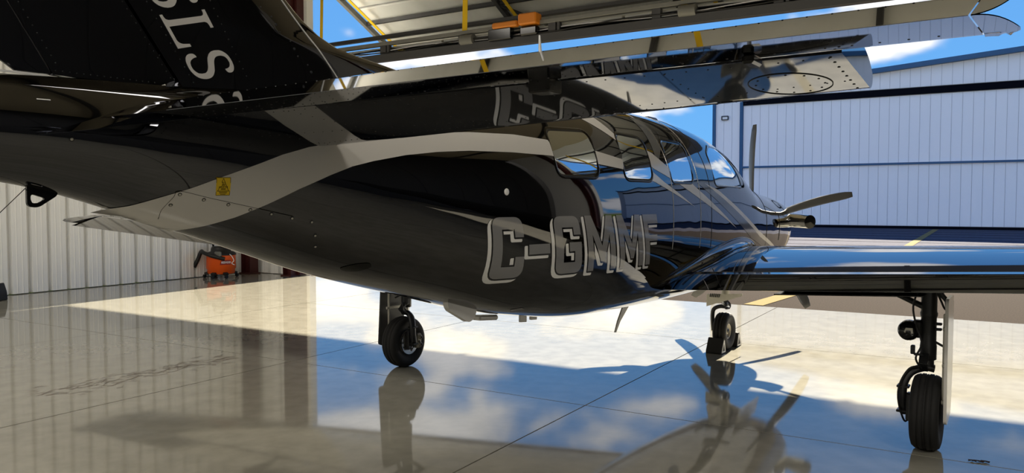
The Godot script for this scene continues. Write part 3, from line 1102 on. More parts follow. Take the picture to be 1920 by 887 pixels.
	for i in 9: dome(st, fin_side(-2.75 + sin(i * 2.1) * 0.012 - i * 0.028, 1.90 + i * 0.026, 0.0), Vector3.RIGHT, 0.004 if i % 3 else 0.006, 0.002, 8)
	rv = done(st, "rivets", M.gear, fin)
	rv.set_meta("kind", "stuff")
	st = S(true)
	var ln := []
	for i in 30: ln.append(fin_side(lerpf(-2.612, -3.30, i / 29.0), lerpf(1.895, 2.60, i / 29.0), 0.0005))
	sweep(st, ln, 0.0036, 4)
	done(st, "edge_line", M.pale, fin)
	var tm := text_mesh("SLS", "Droid Serif", 0.168, 0.001)
	var ar := tm.get_mesh_arrays()
	var vs: PackedVector3Array = ar[Mesh.ARRAY_VERTEX]
	var ix: PackedInt32Array = ar[Mesh.ARRAY_INDEX]
	var lo := INF; var hi := -INF
	for q in vs: lo = minf(lo, q.x); hi = maxf(hi, q.x)
	var base := INF
	for q in vs: base = minf(base, q.y)
	var mid_u := Vector2(-3.378, 1.993) + Vector2(0.045, -0.071) * 0.62    # on the baseline, under the middle letter
	var spans := []       # where each letter begins and ends
	for t in range(0, ix.size(), 3): spans.append(Vector2(minf(vs[ix[t]].x, minf(vs[ix[t + 1]].x, vs[ix[t + 2]].x)), maxf(vs[ix[t]].x, maxf(vs[ix[t + 1]].x, vs[ix[t + 2]].x))))
	spans.sort()
	var starts := [lo]
	var end: float = spans[0].y
	for q in spans:
		if q.x > end + 0.001: starts.append(q.x)
		end = maxf(end, q.y)
	var sts := [S(true), S(true), S(true)]
	for t in range(0, ix.size(), 3):
		var pp := []
		var which := 0
		for k in starts.size():
			if vs[ix[t]].x >= starts[k] - 0.0005: which = mini(k, 2)
		st = sts[which]
		for k in 3:
			var q := vs[ix[t + k]]
			var w := mid_u + Vector2(0.548, -0.836) * (q.x - (lo + hi) * 0.5) * 0.94 + Vector2(0.955, 0.296) * (q.y - base)
			pp.append(fin_side(w.x, w.y, 0.0015 + maxf(q.z, 0.0)))
		tri_n(st, pp, [Vector3.RIGHT, Vector3.RIGHT, Vector3.RIGHT])
	for k in 3: donen(sts[k], "fin_letter", M.silver, fin)

func fin_le(z: float) -> float:
	var t := [[1.68, -1.30], [1.86, -1.50], [1.92, -1.72], [1.95, -1.90], [1.975, -2.08], [1.993, -2.251], [2.01, -2.43], [2.026, -2.56], [2.06, -2.66], [2.10, -2.735], [2.133, -2.783], [2.17, -2.828], [2.3, -2.96], [3.2, -3.75]]
	for i in t.size() - 1:
		if z <= t[i + 1][0]: return lerpf(t[i][1], t[i + 1][1], clampf((z - t[i][0]) / (t[i + 1][0] - t[i][0]), 0, 1))
	return -3.75
func fin_hinge(z: float) -> float: return -3.315 - (z - 1.793) * 0.728
func fin_half(z: float, t: float) -> float:   # t: 0 leading edge .. 1 hinge
	var h := 0.060 * lerpf(1.0, 0.62, clampf((z - 1.8) / 1.4, 0, 1))
	return h * (naca(clampf(t * 0.62, 0, 1), 0.2) / 0.1) * lerpf(1.0, 0.98, t)
func fin_p(z: float, t: float, s: float) -> Vector3: return Vector3(s * fin_half(z, t), z, -lerpf(fin_le(z), fin_hinge(z), t))
func fin_side(u: float, z: float, off: float) -> Vector3:
	var t := clampf((fin_le(z) - u) / (fin_le(z) - fin_hinge(z)), 0.0, 1.0)
	return Vector3(fin_half(z, t) + off, z, -u)

# ------------------------------------------------------------------ landing gear
func tire(st: SurfaceTool, c: Vector3, r: float, w: float, rim: float):
	var pr := []
	var h := w / 2
	var prof := [[rim, -h * 0.62], [rim + 0.012, -h * 0.80], [r * 0.72, -h * 0.98], [r * 0.83, -h], [r * 0.92, -h * 0.92], [r * 0.97, -h * 0.72], [r * 0.99, -h * 0.52], [r * 0.965, -h * 0.48], [r * 0.965, -h * 0.42], [r, -h * 0.38], [r, -h * 0.14], [r * 0.968, -h * 0.11], [r * 0.968, -h * 0.05], [r, 0.0]]
	for p in prof: pr.append(Vector2(p[0], p[1]))
	for i in range(prof.size() - 2, -1, -1): pr.append(Vector2(prof[i][0], -prof[i][1]))
	lathe(st, pr, Transform3D(Basis(Vector3(0, 1, 0), Vector3(1, 0, 0), Vector3(0, 0, -1)), c), 44)

func rim_shape(st: SurfaceTool, c: Vector3, r: float, w: float, side: float):
	var t := Transform3D(Basis(Vector3(0, 1, 0), Vector3(side, 0, 0), Vector3(0, 0, -side)), c)
	lathe(st, [Vector2(r + 0.004, -w * 0.2), Vector2(r + 0.004, w * 0.30), Vector2(r - 0.004, w * 0.34), Vector2(r * 0.86, w * 0.31), Vector2(r * 0.80, w * 0.16), Vector2(r * 0.46, w * 0.12), Vector2(r * 0.42, w * 0.26), Vector2(r * 0.30, w * 0.30), Vector2(0.001, w * 0.30)], t, 36)

func main_gear(side: float):
	var g := Node3D.new()
	g.name = numbered_in(plane, "main_gear")
	plane.add_child(g, true)
	var v := 1.965 * side
	var inb := -side
	var st := S(true)
	var c := Vector3(v, 0.2115, 0.0)
	tire(st, c, 0.2115, 0.145, 0.098)
	done(st, "tire", M.rubber, g)
	for s in [1.0, -1.0]:
		st = S(true)
		rim_shape(st, c, 0.100, 0.145, s)
		var rm := done(st, "wheel_rim", M.rim, g)
	for k in 9:
		var a := TAU * k / 9
		st = S()
		box(st, c + Vector3(inb * 0.047, sin(a) * 0.088, cos(a) * 0.088), Vector3(0.004, 0.018, 0.003), 0.0, Basis(Vector3.RIGHT, PI / 2 - a))
		done(st, "rim_notch", M.trim_black, g)
	# strut: big outer cylinder, chrome piston, torque links, swept arm to the axle
	st = S(true)
	var top := Vector3(v - 0.005 * side, 0.93, -0.03)
	lathe(st, [Vector2(0.036, 0.50), Vector2(0.043, 0.505), Vector2(0.043, 0.58), Vector2(0.040, 0.60), Vector2(0.040, 0.74), Vector2(0.045, 0.75), Vector2(0.045, 0.765), Vector2(0.041, 0.775), Vector2(0.041, 0.97)], Transform3D(Basis(), Vector3(v - 0.005 * side, 0, -0.03)), 24)
	done(st, "strut_cylinder", M.gear, g)
	st = S(true)
	sweep(st, [Vector3(v - 0.002 * side, 0.44, -0.03), Vector3(v - 0.004 * side, 0.60, -0.03)], 0.029, 20)
	done(st, "piston", M.chrome if side < 0 else M.gear, g)
	st = S(true)
	var arm := curve([Vector3(v + 0.028 * side, 0.452, -0.03), Vector3(v - 0.02 * side, 0.456, -0.02), Vector3(v - 0.085 * side, 0.425, 0.0), Vector3(v - 0.118 * side, 0.36, 0.02), Vector3(v - 0.122 * side, 0.28, 0.02), Vector3(v - 0.118 * side, 0.19, 0.0)], 5)
	sweep(st, arm, 0.027, 14, 0.8)
	done(st, "trailing_arm", M.gear, g)
	st = S()
	for y in [0.345, 0.205]:
		box(st, Vector3(v - 0.120 * side, y, 0.015), Vector3(0.065, 0.014, 0.065), 0.004)
	done(st, "arm_clamp", M.gear, g)
	st = S(true)
	sweep(st, [Vector3(v - 0.13 * side, 0.2115, 0), Vector3(v + 0.03 * side, 0.2115, 0)], 0.022, 14)
	done(st, "axle", M.steel, g)
	# brake disc and caliper on the inboard side
	st = S(true)
	lathe(st, [Vector2(0.03, -.005), Vector2(0.102, -.005), Vector2(0.102, .005), Vector2(0.03, .005)], Transform3D(Basis(Vector3(0, 1, 0), Vector3(1, 0, 0), Vector3(0, 0, -1)), Vector3(v - 0.066 * side, 0.2115, 0)), 32, false)
	done(st, "brake_disc", M.steel if side < 0 else M.gear, g)
	st = S()
	box(st, Vector3(v - 0.082 * side, 0.215, -0.085), Vector3(0.05, 0.125, 0.060), 0.012)
	box(st, Vector3(v - 0.10 * side, 0.245, -0.092), Vector3(0.04, 0.042, 0.042), 0.012)
	box(st, Vector3(v - 0.10 * side, 0.185, -0.090), Vector3(0.04, 0.042, 0.042), 0.012)
	var cal := done(st, "brake_caliper", M.brake, g)
	for y in [0.245, 0.185, 0.215]:
		st = S(true)
		dome(st, Vector3(v - 0.121 * side, y, -0.091 + (0.03 if y == 0.215 else 0.0)), Vector3(inb, 0, 0), 0.011, 0.006, 8)
		done(st, "bolt", M.gear, g)
	st = S()
	box(st, Vector3(v - 0.088 * side, 0.235, 0.03), Vector3(0.03, 0.16, 0.05), 0.008)
	done(st, "brake_mount", M.gear, g)
	# torque links
	st = S()
	prism(st, round_poly([Vector2(0.040, 0.545), Vector2(0.085, 0.500), Vector2(0.095, 0.49), Vector2(0.085, 0.478), Vector2(0.040, 0.52)], 0.006), Transform3D(Basis(Vector3(0, 0, 1), Vector3(0, 1, 0), Vector3(-1, 0, 0)), Vector3(v - 0.02 * side, 0, -0.03)), 0.045)
	prism(st, round_poly([Vector2(0.030, 0.435), Vector2(0.085, 0.478), Vector2(0.095, 0.49), Vector2(0.085, 0.50), Vector2(0.030, 0.468)], 0.006), Transform3D(Basis(Vector3(0, 0, 1), Vector3(0, 1, 0), Vector3(-1, 0, 0)), Vector3(v - 0.02 * side, 0, -0.03)), 0.040)
	done(st, "torque_link", M.gear, g)
	# hoses and brackets
	for q in [[Vector3(v - 0.055 * side, 0.90, 0.02), Vector3(v - 0.078 * side, 0.80, 0.03), Vector3(v - 0.060 * side, 0.70, 0.04), Vector3(v - 0.030 * side, 0.60, 0.05), Vector3(v - 0.055 * side, 0.52, 0.07), Vector3(v - 0.03 * side, 0.46, 0.04)],
		[Vector3(v - 0.03 * side, 0.47, 0.04), Vector3(v - 0.09 * side, 0.45, 0.03), Vector3(v - 0.135 * side, 0.36, 0.05), Vector3(v - 0.14 * side, 0.26, 0.05), Vector3(v - 0.11 * side, 0.15, 0.03), Vector3(v - 0.09 * side, 0.17, -0.02)],
		[Vector3(v + 0.02 * side, 0.93, 0.03), Vector3(v + 0.055 * side, 0.85, 0.03), Vector3(v + 0.075 * side, 0.80, 0.02), Vector3(v + 0.085 * side, 0.795, 0.0)]]:
		st = S(true)
		sweep(st, curve(q, 6), 0.0055, 8)
		done(st, "brake_hose", M.hose, g)
	st = S()
	box(st, Vector3(v - 0.075 * side, 0.56, 0.03), Vector3(0.022, 0.05, 0.03), 0.004)
	box(st, Vector3(v - 0.045 * side, 0.535, 0.03), Vector3(0.05, 0.012, 0.02), 0.003)
	done(st, "strut_bracket", M.gear, g)
	for y in [0.71, 0.68]:
		st = S()
		box(st, Vector3(v + 0.046 * side, y, 0.0), Vector3(0.036, 0.014, 0.03), 0.004)
		done(st, "clamp_bolt", M.gear, g)
	# side brace up into the bay
	st = S(true)
	sweep(st, [Vector3(v - 0.035 * side, 0.80, -0.02), Vector3(v - 0.33 * side, 0.93, -0.06)], 0.017, 10)
	done(st, "side_brace", M.gear, g)
	st = S(true)
	sweep(st, [Vector3(v + 0.035 * side, 0.93, 0.0), Vector3(v + 0.060 * side, 0.87, 0.0), Vector3(v + 0.085 * side, 0.84, 0.0), Vector3(v + 0.09 * side, 0.80, 0.0)], 0.014, 8)
	done(st, "door_link", M.gear, g)
	st = S(true)
	sweep(st, [Vector3(v + 0.030 * side, 0.605, -0.02), Vector3(v + 0.095 * side, 0.575, 0.0)], 0.007, 8)
	done(st, "door_rod", M.gear, g)
	# long door outboard of the wheel
	st = S()
	var db := Basis(Vector3(0, 0, -1), Vector3(0, 1, 0), Vector3(1, 0, 0))
	prism(st, round_poly([Vector2(-0.13, 0.19), Vector2(-0.10, 0.175), Vector2(0.10, 0.20), Vector2(0.16, 0.42), Vector2(0.16, 0.80), Vector2(0.13, 0.865), Vector2(-0.15, 0.865), Vector2(-0.15, 0.70)], 0.03, 5), Transform3D(Basis(Vector3.BACK, 0.0 if side > 0.0 else -0.10) * db, Vector3(v + 0.098 * side + (0.0 if side > 0.0 else -0.0865), 0, 0)), 0.016)
	var d := done(st, "gear_door", M.silver if side > 0 else M.gear, g)
	st = S()
	for y in [0.30, 0.50, 0.70]: box(st, Vector3(v + 0.084 * side, y, 0.0), Vector3(0.014, 0.022, 0.24), 0.004)
	box(st, Vector3(v + 0.084 * side, 0.53, 0.09), Vector3(0.014, 0.5, 0.02), 0.004)
	done(st, "door_stiffener", M.gear_pale, d)
	# landing light on the starboard leg
	if side > 0:
		st = S(true)
		var lc := Vector3(1.862, 0.659, -0.01)
		var lt := Transform3D(Basis(Vector3(1, 0, 0), Vector3(0, 0, -1), Vector3(0, 1, 0)), lc)
		lathe(st, [Vector2(0.001, -0.055), Vector2(0.035, -0.05), Vector2(0.052, -0.03), Vector2(0.058, 0.0), Vector2(0.058, 0.035), Vector2(0.05, 0.04), Vector2(0.001, 0.042)], lt, 28)
		done(st, "landing_light", M.trim_black, g)
		st = S()
		box(st, Vector3(1.905, 0.672, -0.02), Vector3(0.055, 0.10, 0.06), 0.012)
		done(st, "light_bracket", M.gear, g)
		st = S()
		prism(st, V2([-.022, -.008, -.012, .016, .022, .016, .026, -.014, .016, -.014, .012, .002, -.010, .002, -.014, -.012]), Transform3D(Basis(), lc + Vector3(0.004, 0.006, 0.056)), 0.004)
		done(st, "light_clip", M.gear_pale, g)
	return g

func nose_gear():
	var g := Node3D.new()
	g.name = "nose_gear"
	plane.add_child(g, true)
	var c := Vector3(0.02, 0.175, -2.28)
	var st := S(true)
	tire(st, c, 0.175, 0.125, 0.07)
	done(st, "tire", M.rubber, g)
	for s in [1.0, -1.0]:
		st = S(true)
		rim_shape(st, c, 0.072, 0.125, s)
		done(st, "wheel_rim", M.rim, g)
		st = S(true)
		dome(st, c + Vector3(0.032 * s, 0, 0), Vector3(s, 0, 0), 0.026, 0.012, 14)
		done(st, "hub_cap", M.trim_black, g)
	st = S(true)
	sweep(st, curve([Vector3(0.035, 0.405, -2.27), Vector3(-0.02, 0.405, -2.26), Vector3(-0.072, 0.375, -2.25), Vector3(-0.088, 0.30, -2.26), Vector3(-0.085, 0.175, -2.28)], 5), 0.024, 14, 0.8)
	done(st, "fork", M.gear, g)
	st = S(true)
	sweep(st, [Vector3(-0.10, 0.175, -2.28), Vector3(0.03, 0.175, -2.28)], 0.018, 12)
	done(st, "axle", M.steel, g)
	st = S(true)
	sweep(st, [Vector3(0.02, 0.40, -2.27), Vector3(0.02, 0.50, -2.29)], 0.024, 16)
	done(st, "piston", M.chrome, g)
	st = S(true)
	sweep(st, [Vector3(0.02, 0.47, -2.29), Vector3(0.02, 0.80, -2.34)], 0.036, 16)
	done(st, "strut_cylinder", M.gear_pale, g)
	st = S()
	box(st, Vector3(0.055, 0.43, -2.24), Vector3(0.03, 0.03, 0.07), 0.006)
	box(st, Vector3(0.065, 0.40, -2.22), Vector3(0.03, 0.022, 0.05), 0.006)
	box(st, Vector3(0.05, 0.46, -2.23), Vector3(0.035, 0.02, 0.03), 0.004)
	done(st, "steering_link", M.gear, g)
	for q in [[Vector3(0.06, 0.48, -2.22), Vector3(0.10, 0.44, -2.21), Vector3(0.09, 0.40, -2.22), Vector3(0.06, 0.395, -2.23)], [Vector3(0.03, 0.49, -2.21), Vector3(0.075, 0.47, -2.20), Vector3(0.10, 0.42, -2.20)]]:
		st = S(true)
		sweep(st, curve(q, 6), 0.005, 6)
		done(st, "steering_hose", M.hose, g)
	# doors: one across the strut, two long ones along the bay
	st = S()
	prism(st, V2([-0.125, 0.405, 0.215, 0.525, 0.215, 0.545, -0.125, 0.520]), Transform3D(Basis(), Vector3(0, 0, -2.20)), 0.008)
	var d := done(st, "gear_door", M.gear_pale, g)
	st = S()
	for i in 6: box(st, Vector3(-0.085 + i * 0.017, 0.515, -2.192), Vector3(0.007, 0.036, 0.006), 0.0, Basis(Vector3.BACK, -0.25))
	done(st, "door_louver", M.trim_black, d)
	for s in [-1.0, 1.0]:
		st = S()
		box(st, Vector3(0.14 * s, 0.655, -2.62), Vector3(0.010, 0.17, 0.62), 0.003, Basis(Vector3.BACK, 0.22 * s))
		done(st, "gear_door", M.silver, g)
	st = S(true)
	sweep(st, [Vector3(0.02, 0.52, -2.31), Vector3(-0.05, 0.70, -2.75)], 0.014, 8)
	done(st, "drag_brace", M.gear, g)
	st = S()
	box(st, Vector3(0, 0.705, -2.45), Vector3(0.24, 0.02, 0.80), 0.004, Basis(Vector3.RIGHT, 0.05))
	done(st, "wheel_bay", M.trim_black, g)

func airplane():
	var b := deg_to_rad(31.2)
	var a := 0.706 * cos(b) - 5.40 * sin(b)
	var bb := 0.706 * sin(b) + 5.40 * cos(b)
	plane = thing("airplane", W(a, 0, bb), deg_to_rad(-3.1))
	tag(plane, "glossy black low-wing propeller airplane with silver swoosh and grey C-GMMF lettering", "airplane")
	M.blade = mat(Color(0.34, 0.345, 0.35), 0.35, 0.4)
	skin_table()
	windows_table()
	var fus = fuselage()
	wing(1.0)
	wing(-1.0)
	tail()
	main_gear(1.0)
	main_gear(-1.0)
	nose_gear()
	exhaust()
	propeller()
	window_frames()
	cockpit()
	paint(fus)
	registration(fus)
	skin_details(fus)

# ------------------------------------------------------------------ the hangar
func ribbed(st: SurfaceTool, a: Vector3, d: Vector3, n: Vector3, count: int, pitch: float, y0: float, y1: float):
	# one sheet: starts at a, runs along d, ribs stand out along n
	var prof := []
	for k in count:
		var o := k * pitch
		prof.append_array([[o, 0.0], [o + 0.006, -0.085], [o + 0.064, -0.085], [o + 0.070, 0.0], [o + 0.125, 0.0], [o + 0.130, 0.004], [o + 0.140, 0.004], [o + 0.145, 0.0], [o + 0.205, 0.0], [o + 0.210, 0.004], [o + 0.220, 0.004], [o + 0.225, 0.0]])
	prof.append([count * pitch - 0.002, 0.0])
	st.set_smooth_group(-1)
	for i in prof.size() - 1:
		var p0: Vector3 = a + d * prof[i][0] + n * prof[i][1]
		var p1: Vector3 = a + d * prof[i + 1][0] + n * prof[i + 1][1]
		var q := [p0 + Vector3.UP * y0, p1 + Vector3.UP * y0, p1 + Vector3.UP * y1, p0 + Vector3.UP * y1]
		out_tri(st, q[0], q[1], q[2], q[0] - n); out_tri(st, q[0], q[2], q[3], q[0] - n)

func wall(called: String, c: Vector3, s: Vector3, m: Material) -> Node3D:
	var o := Node3D.new()
	o.name = called
	add_child(o)
	o.set_meta("kind", "structure")
	var st := S()
	box(st, c, s, 0.0)
	done(st, "wall_core", m, o)
	return o

const JA := -11.0      # left door jamb
const JB := 5.3        # right door jamb
const FB := 10.55      # the front
const HEAD := 5.95
const EAVE := 6.7

func hangar():
	# floor slabs with sawn joints
	var fl := Node3D.new()
	fl.name = "floor"
	add_child(fl)
	fl.set_meta("kind", "structure")
	var st := S()
	box(st, W(-2.4, -0.16, 0.8), Vector3(20.6, 0.28, 19.5), 0.0)
	done(st, "joint_filler", M.joint, fl)
	var xs := [-12.45, -10.80, -7.96, -5.12, -2.28, 0.56, 3.40, 6.24, 7.6]
	var bs := [-9.0, -6.9, -4.0, -1.1, 1.82, 4.73, 7.63, 10.55]
	for i in xs.size() - 1:
		for j in bs.size() - 1:
			st = S()
			box(st, W((xs[i] + xs[i + 1]) / 2, -0.03, (bs[j] + bs[j + 1]) / 2), Vector3(xs[i + 1] - xs[i] - 0.010, 0.06, bs[j + 1] - bs[j] - 0.010), 0.0)
			done(st, "slab", M.floor, fl)
	# scuffs left by tires
	var rng := RandomNumberGenerator.new()
	rng.seed = 7
	st = S()
	for i in 150:
		var t := rng.randf()
		var c := Vector2(lerpf(-5.75, -5.75, t), lerpf(2.9, 4.5, t)) + Vector2(rng.randfn(0, 0.10), rng.randfn(0, 0.06))
		var ang := rng.randfn(1.45, 0.35)
		var l := rng.randf_range(0.03, 0.16)
		var dv := Vector2(cos(ang), sin(ang)) * l
		var pts := []
		for k in 4: pts.append(W(c.x + dv.x * k / 3.0 + rng.randfn(0, 0.004), 0.0006, c.y + dv.y * k / 3.0))
		for k in 3:
			var w := Vector3(0.0045, 0, 0)
			quad(st, pts[k] - w, pts[k] + w, pts[k + 1] + w, pts[k + 1] - w)
	var sc := done(st, "scuff_marks", M.scuff, fl)
	sc.set_meta("kind", "stuff")
	# left wall: ribbed sheets
	var wl := wall("wall_left", W(-12.64, 3.35, 0.8), Vector3(0.2, 6.7, 19.7), M.panel)
	var b0 := 6.243 - 0.87 * 17
	while b0 < 10.2:
		st = S()
		ribbed(st, W(-12.415, 0.012, b0), Vector3(0, 0, -1), Vector3(1, 0, 0), 3, 0.29, 0.0, 6.66)
		done(st, "wall_panel", M.panel, wl)
		b0 += 0.87
	# front wall left of the door, header, right of the door
	var wf := wall("wall_front", W(-11.72, 3.35, FB + 0.11), Vector3(1.6, 6.7, 0.16), M.panel)
	for k in 2:
		st = S()
		ribbed(st, W(-12.25 + k * 0.58, 0.012, FB - 0.063), Vector3(1, 0, 0), Vector3(0, 0, 1), 2, 0.29, 0.0, 6.66)
		done(st, "wall_panel", M.panel, wf)
	st = S()
	box(st, W((JA + JB) / 2, (HEAD + EAVE) / 2 + 0.05, FB + 0.02), Vector3(JB - JA + 0.1, EAVE - HEAD + 0.1, 0.16))
	done(st, "header", M.panel, wf)
	st = S()
	box(st, W((JB + 7.6) / 2, 3.35, FB + 0.02), Vector3(7.6 - JB, 6.7, 0.16))
	done(st, "wall_core", M.panel, wf)
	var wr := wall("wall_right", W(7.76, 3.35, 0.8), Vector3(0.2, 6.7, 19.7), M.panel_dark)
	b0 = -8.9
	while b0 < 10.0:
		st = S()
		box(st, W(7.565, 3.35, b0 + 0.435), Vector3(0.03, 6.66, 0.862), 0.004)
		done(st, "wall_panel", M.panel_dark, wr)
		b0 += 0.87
	wall("wall_back", W(-2.4, 3.35, -9.05), Vector3(20.4, 6.7, 0.2), M.panel)
	var ce := wall("ceiling", W(-2.4, EAVE + 0.1, 0.8), Vector3(20.4, 0.2, 19.8), M.ceiling)
	for k in 9:
		st = S()
		box(st, W(-2.4, EAVE - 0.07, -8.0 + k * 2.1), Vector3(20.0, 0.14, 0.06))
		done(st, "purlin", M.frame, ce)
	for k in 3:
		st = S()
		box(st, W(-2.4, EAVE - 0.25, -6.0 + k * 6.0), Vector3(20.0, 0.10, 0.2))
		box(st, W(-2.4, EAVE - 0.55, -6.0 + k * 6.0), Vector3(20.0, 0.10, 0.2))
		for i in 16: bar(st, W(-11.6 + i * 1.25, EAVE - 0.5, -6.0 + k * 6.0), W(-11.6 + (i + (0.5 if i % 2 else 0.9)) * 1.25, EAVE - 0.25, -6.0 + k * 6.0), 0.04, 0.04)
		done(st, "truss", M.frame, ce)
	# maroon steel columns: one in the corner, one at each jamb
	var cols := [[-12.23, 10.27, 0.26, "maroon steel corner column behind the orange vacuum"], [-11.19, 10.36, 0.22, "maroon steel door jamb column at the left of the opening"], [JB + 0.14, 10.36, 0.26, "maroon steel door jamb column at the right of the opening"]]
	for c in cols:
		st = S()
		var w: float = c[2]
		for s in [-1.0, 1.0]: box(st, W(c[0] + s * (w / 2 - 0.008), 3.3, c[1]), Vector3(0.016, 6.6, 0.2), 0.002)
		box(st, W(c[0], 3.3, c[1]), Vector3(w - 0.03, 6.6, 0.012))
		box(st, W(c[0], 0.012, c[1]), Vector3(w + 0.06, 0.024, 0.26), 0.003)
		var o := done(st, "steel_column", M.maroon, self)
		tag(o, c[3], "column", "", "structure")
	st = S()
	box(st, W(JA - 0.03, 3.0, FB - 0.02), Vector3(0.06, HEAD, 0.25))
	var j := done(st, "trim_1", M.maroon, self)
	j.set_meta("kind", "structure")

func add_fill_lights():  # unseen light panels, added under the ceiling to fill the dark interior
	M.fill_light_glow = mat(Color(1, 1, 1), 0.4)
	M.fill_light_glow.emission_enabled = true
	M.fill_light_glow.emission = Color(1.0, 0.97, 0.92)
	M.fill_light_glow.emission_energy_multiplier = 1.2
	for b in [-5.5, -1.5, 3.0]:
		for a in [-10.0, -3.6, 4.6]:
			if b > 0.0 and a > 4.0: continue
			var o := thing("added_fill_light", W(a, EAVE - 0.62, b))
			tag(o, "added white fill light panel %s, %s" % [["at the hangar's back wall", "behind the tail", "over the tail"][[-5.5, -1.5, 3.0].find(b)], ["beside the left wall", "middle of its row", "beside the right wall"][[-10.0, -3.6, 4.6].find(a)]], "light", "added fill lights under the ceiling")
			var st := S()
			box(st, Vector3(0, 0.04, 0), Vector3(2.5, 0.08, 1.3), 0.02)
			box(st, Vector3(-0.5, 0.3, 0), Vector3(0.02, 0.46, 0.02))
			box(st, Vector3(0.5, 0.3, 0), Vector3(0.02, 0.46, 0.02))
			done(st, "housing", M.pale, o)
			st = S()
			box(st, Vector3(0, -0.004, 0), Vector3(2.4, 0.008, 1.2))
			done(st, "fill_light_panel", M.fill_light_glow, o)
			var l := AreaLight3D.new()
			l.name = "area_light"
			o.add_child(l)
			l.position = Vector3(0, -0.02, 0)
			l.rotation.x = -PI / 2
			l.area_size = Vector2(2.4, 1.2)
			l.area_normalize_energy = true
			l.area_range = 40.0
			l.light_energy = 8.0 if a < 4.0 else 24.0
			l.light_color = Color(1.0, 0.97, 0.92)
			l.shadow_enabled = true

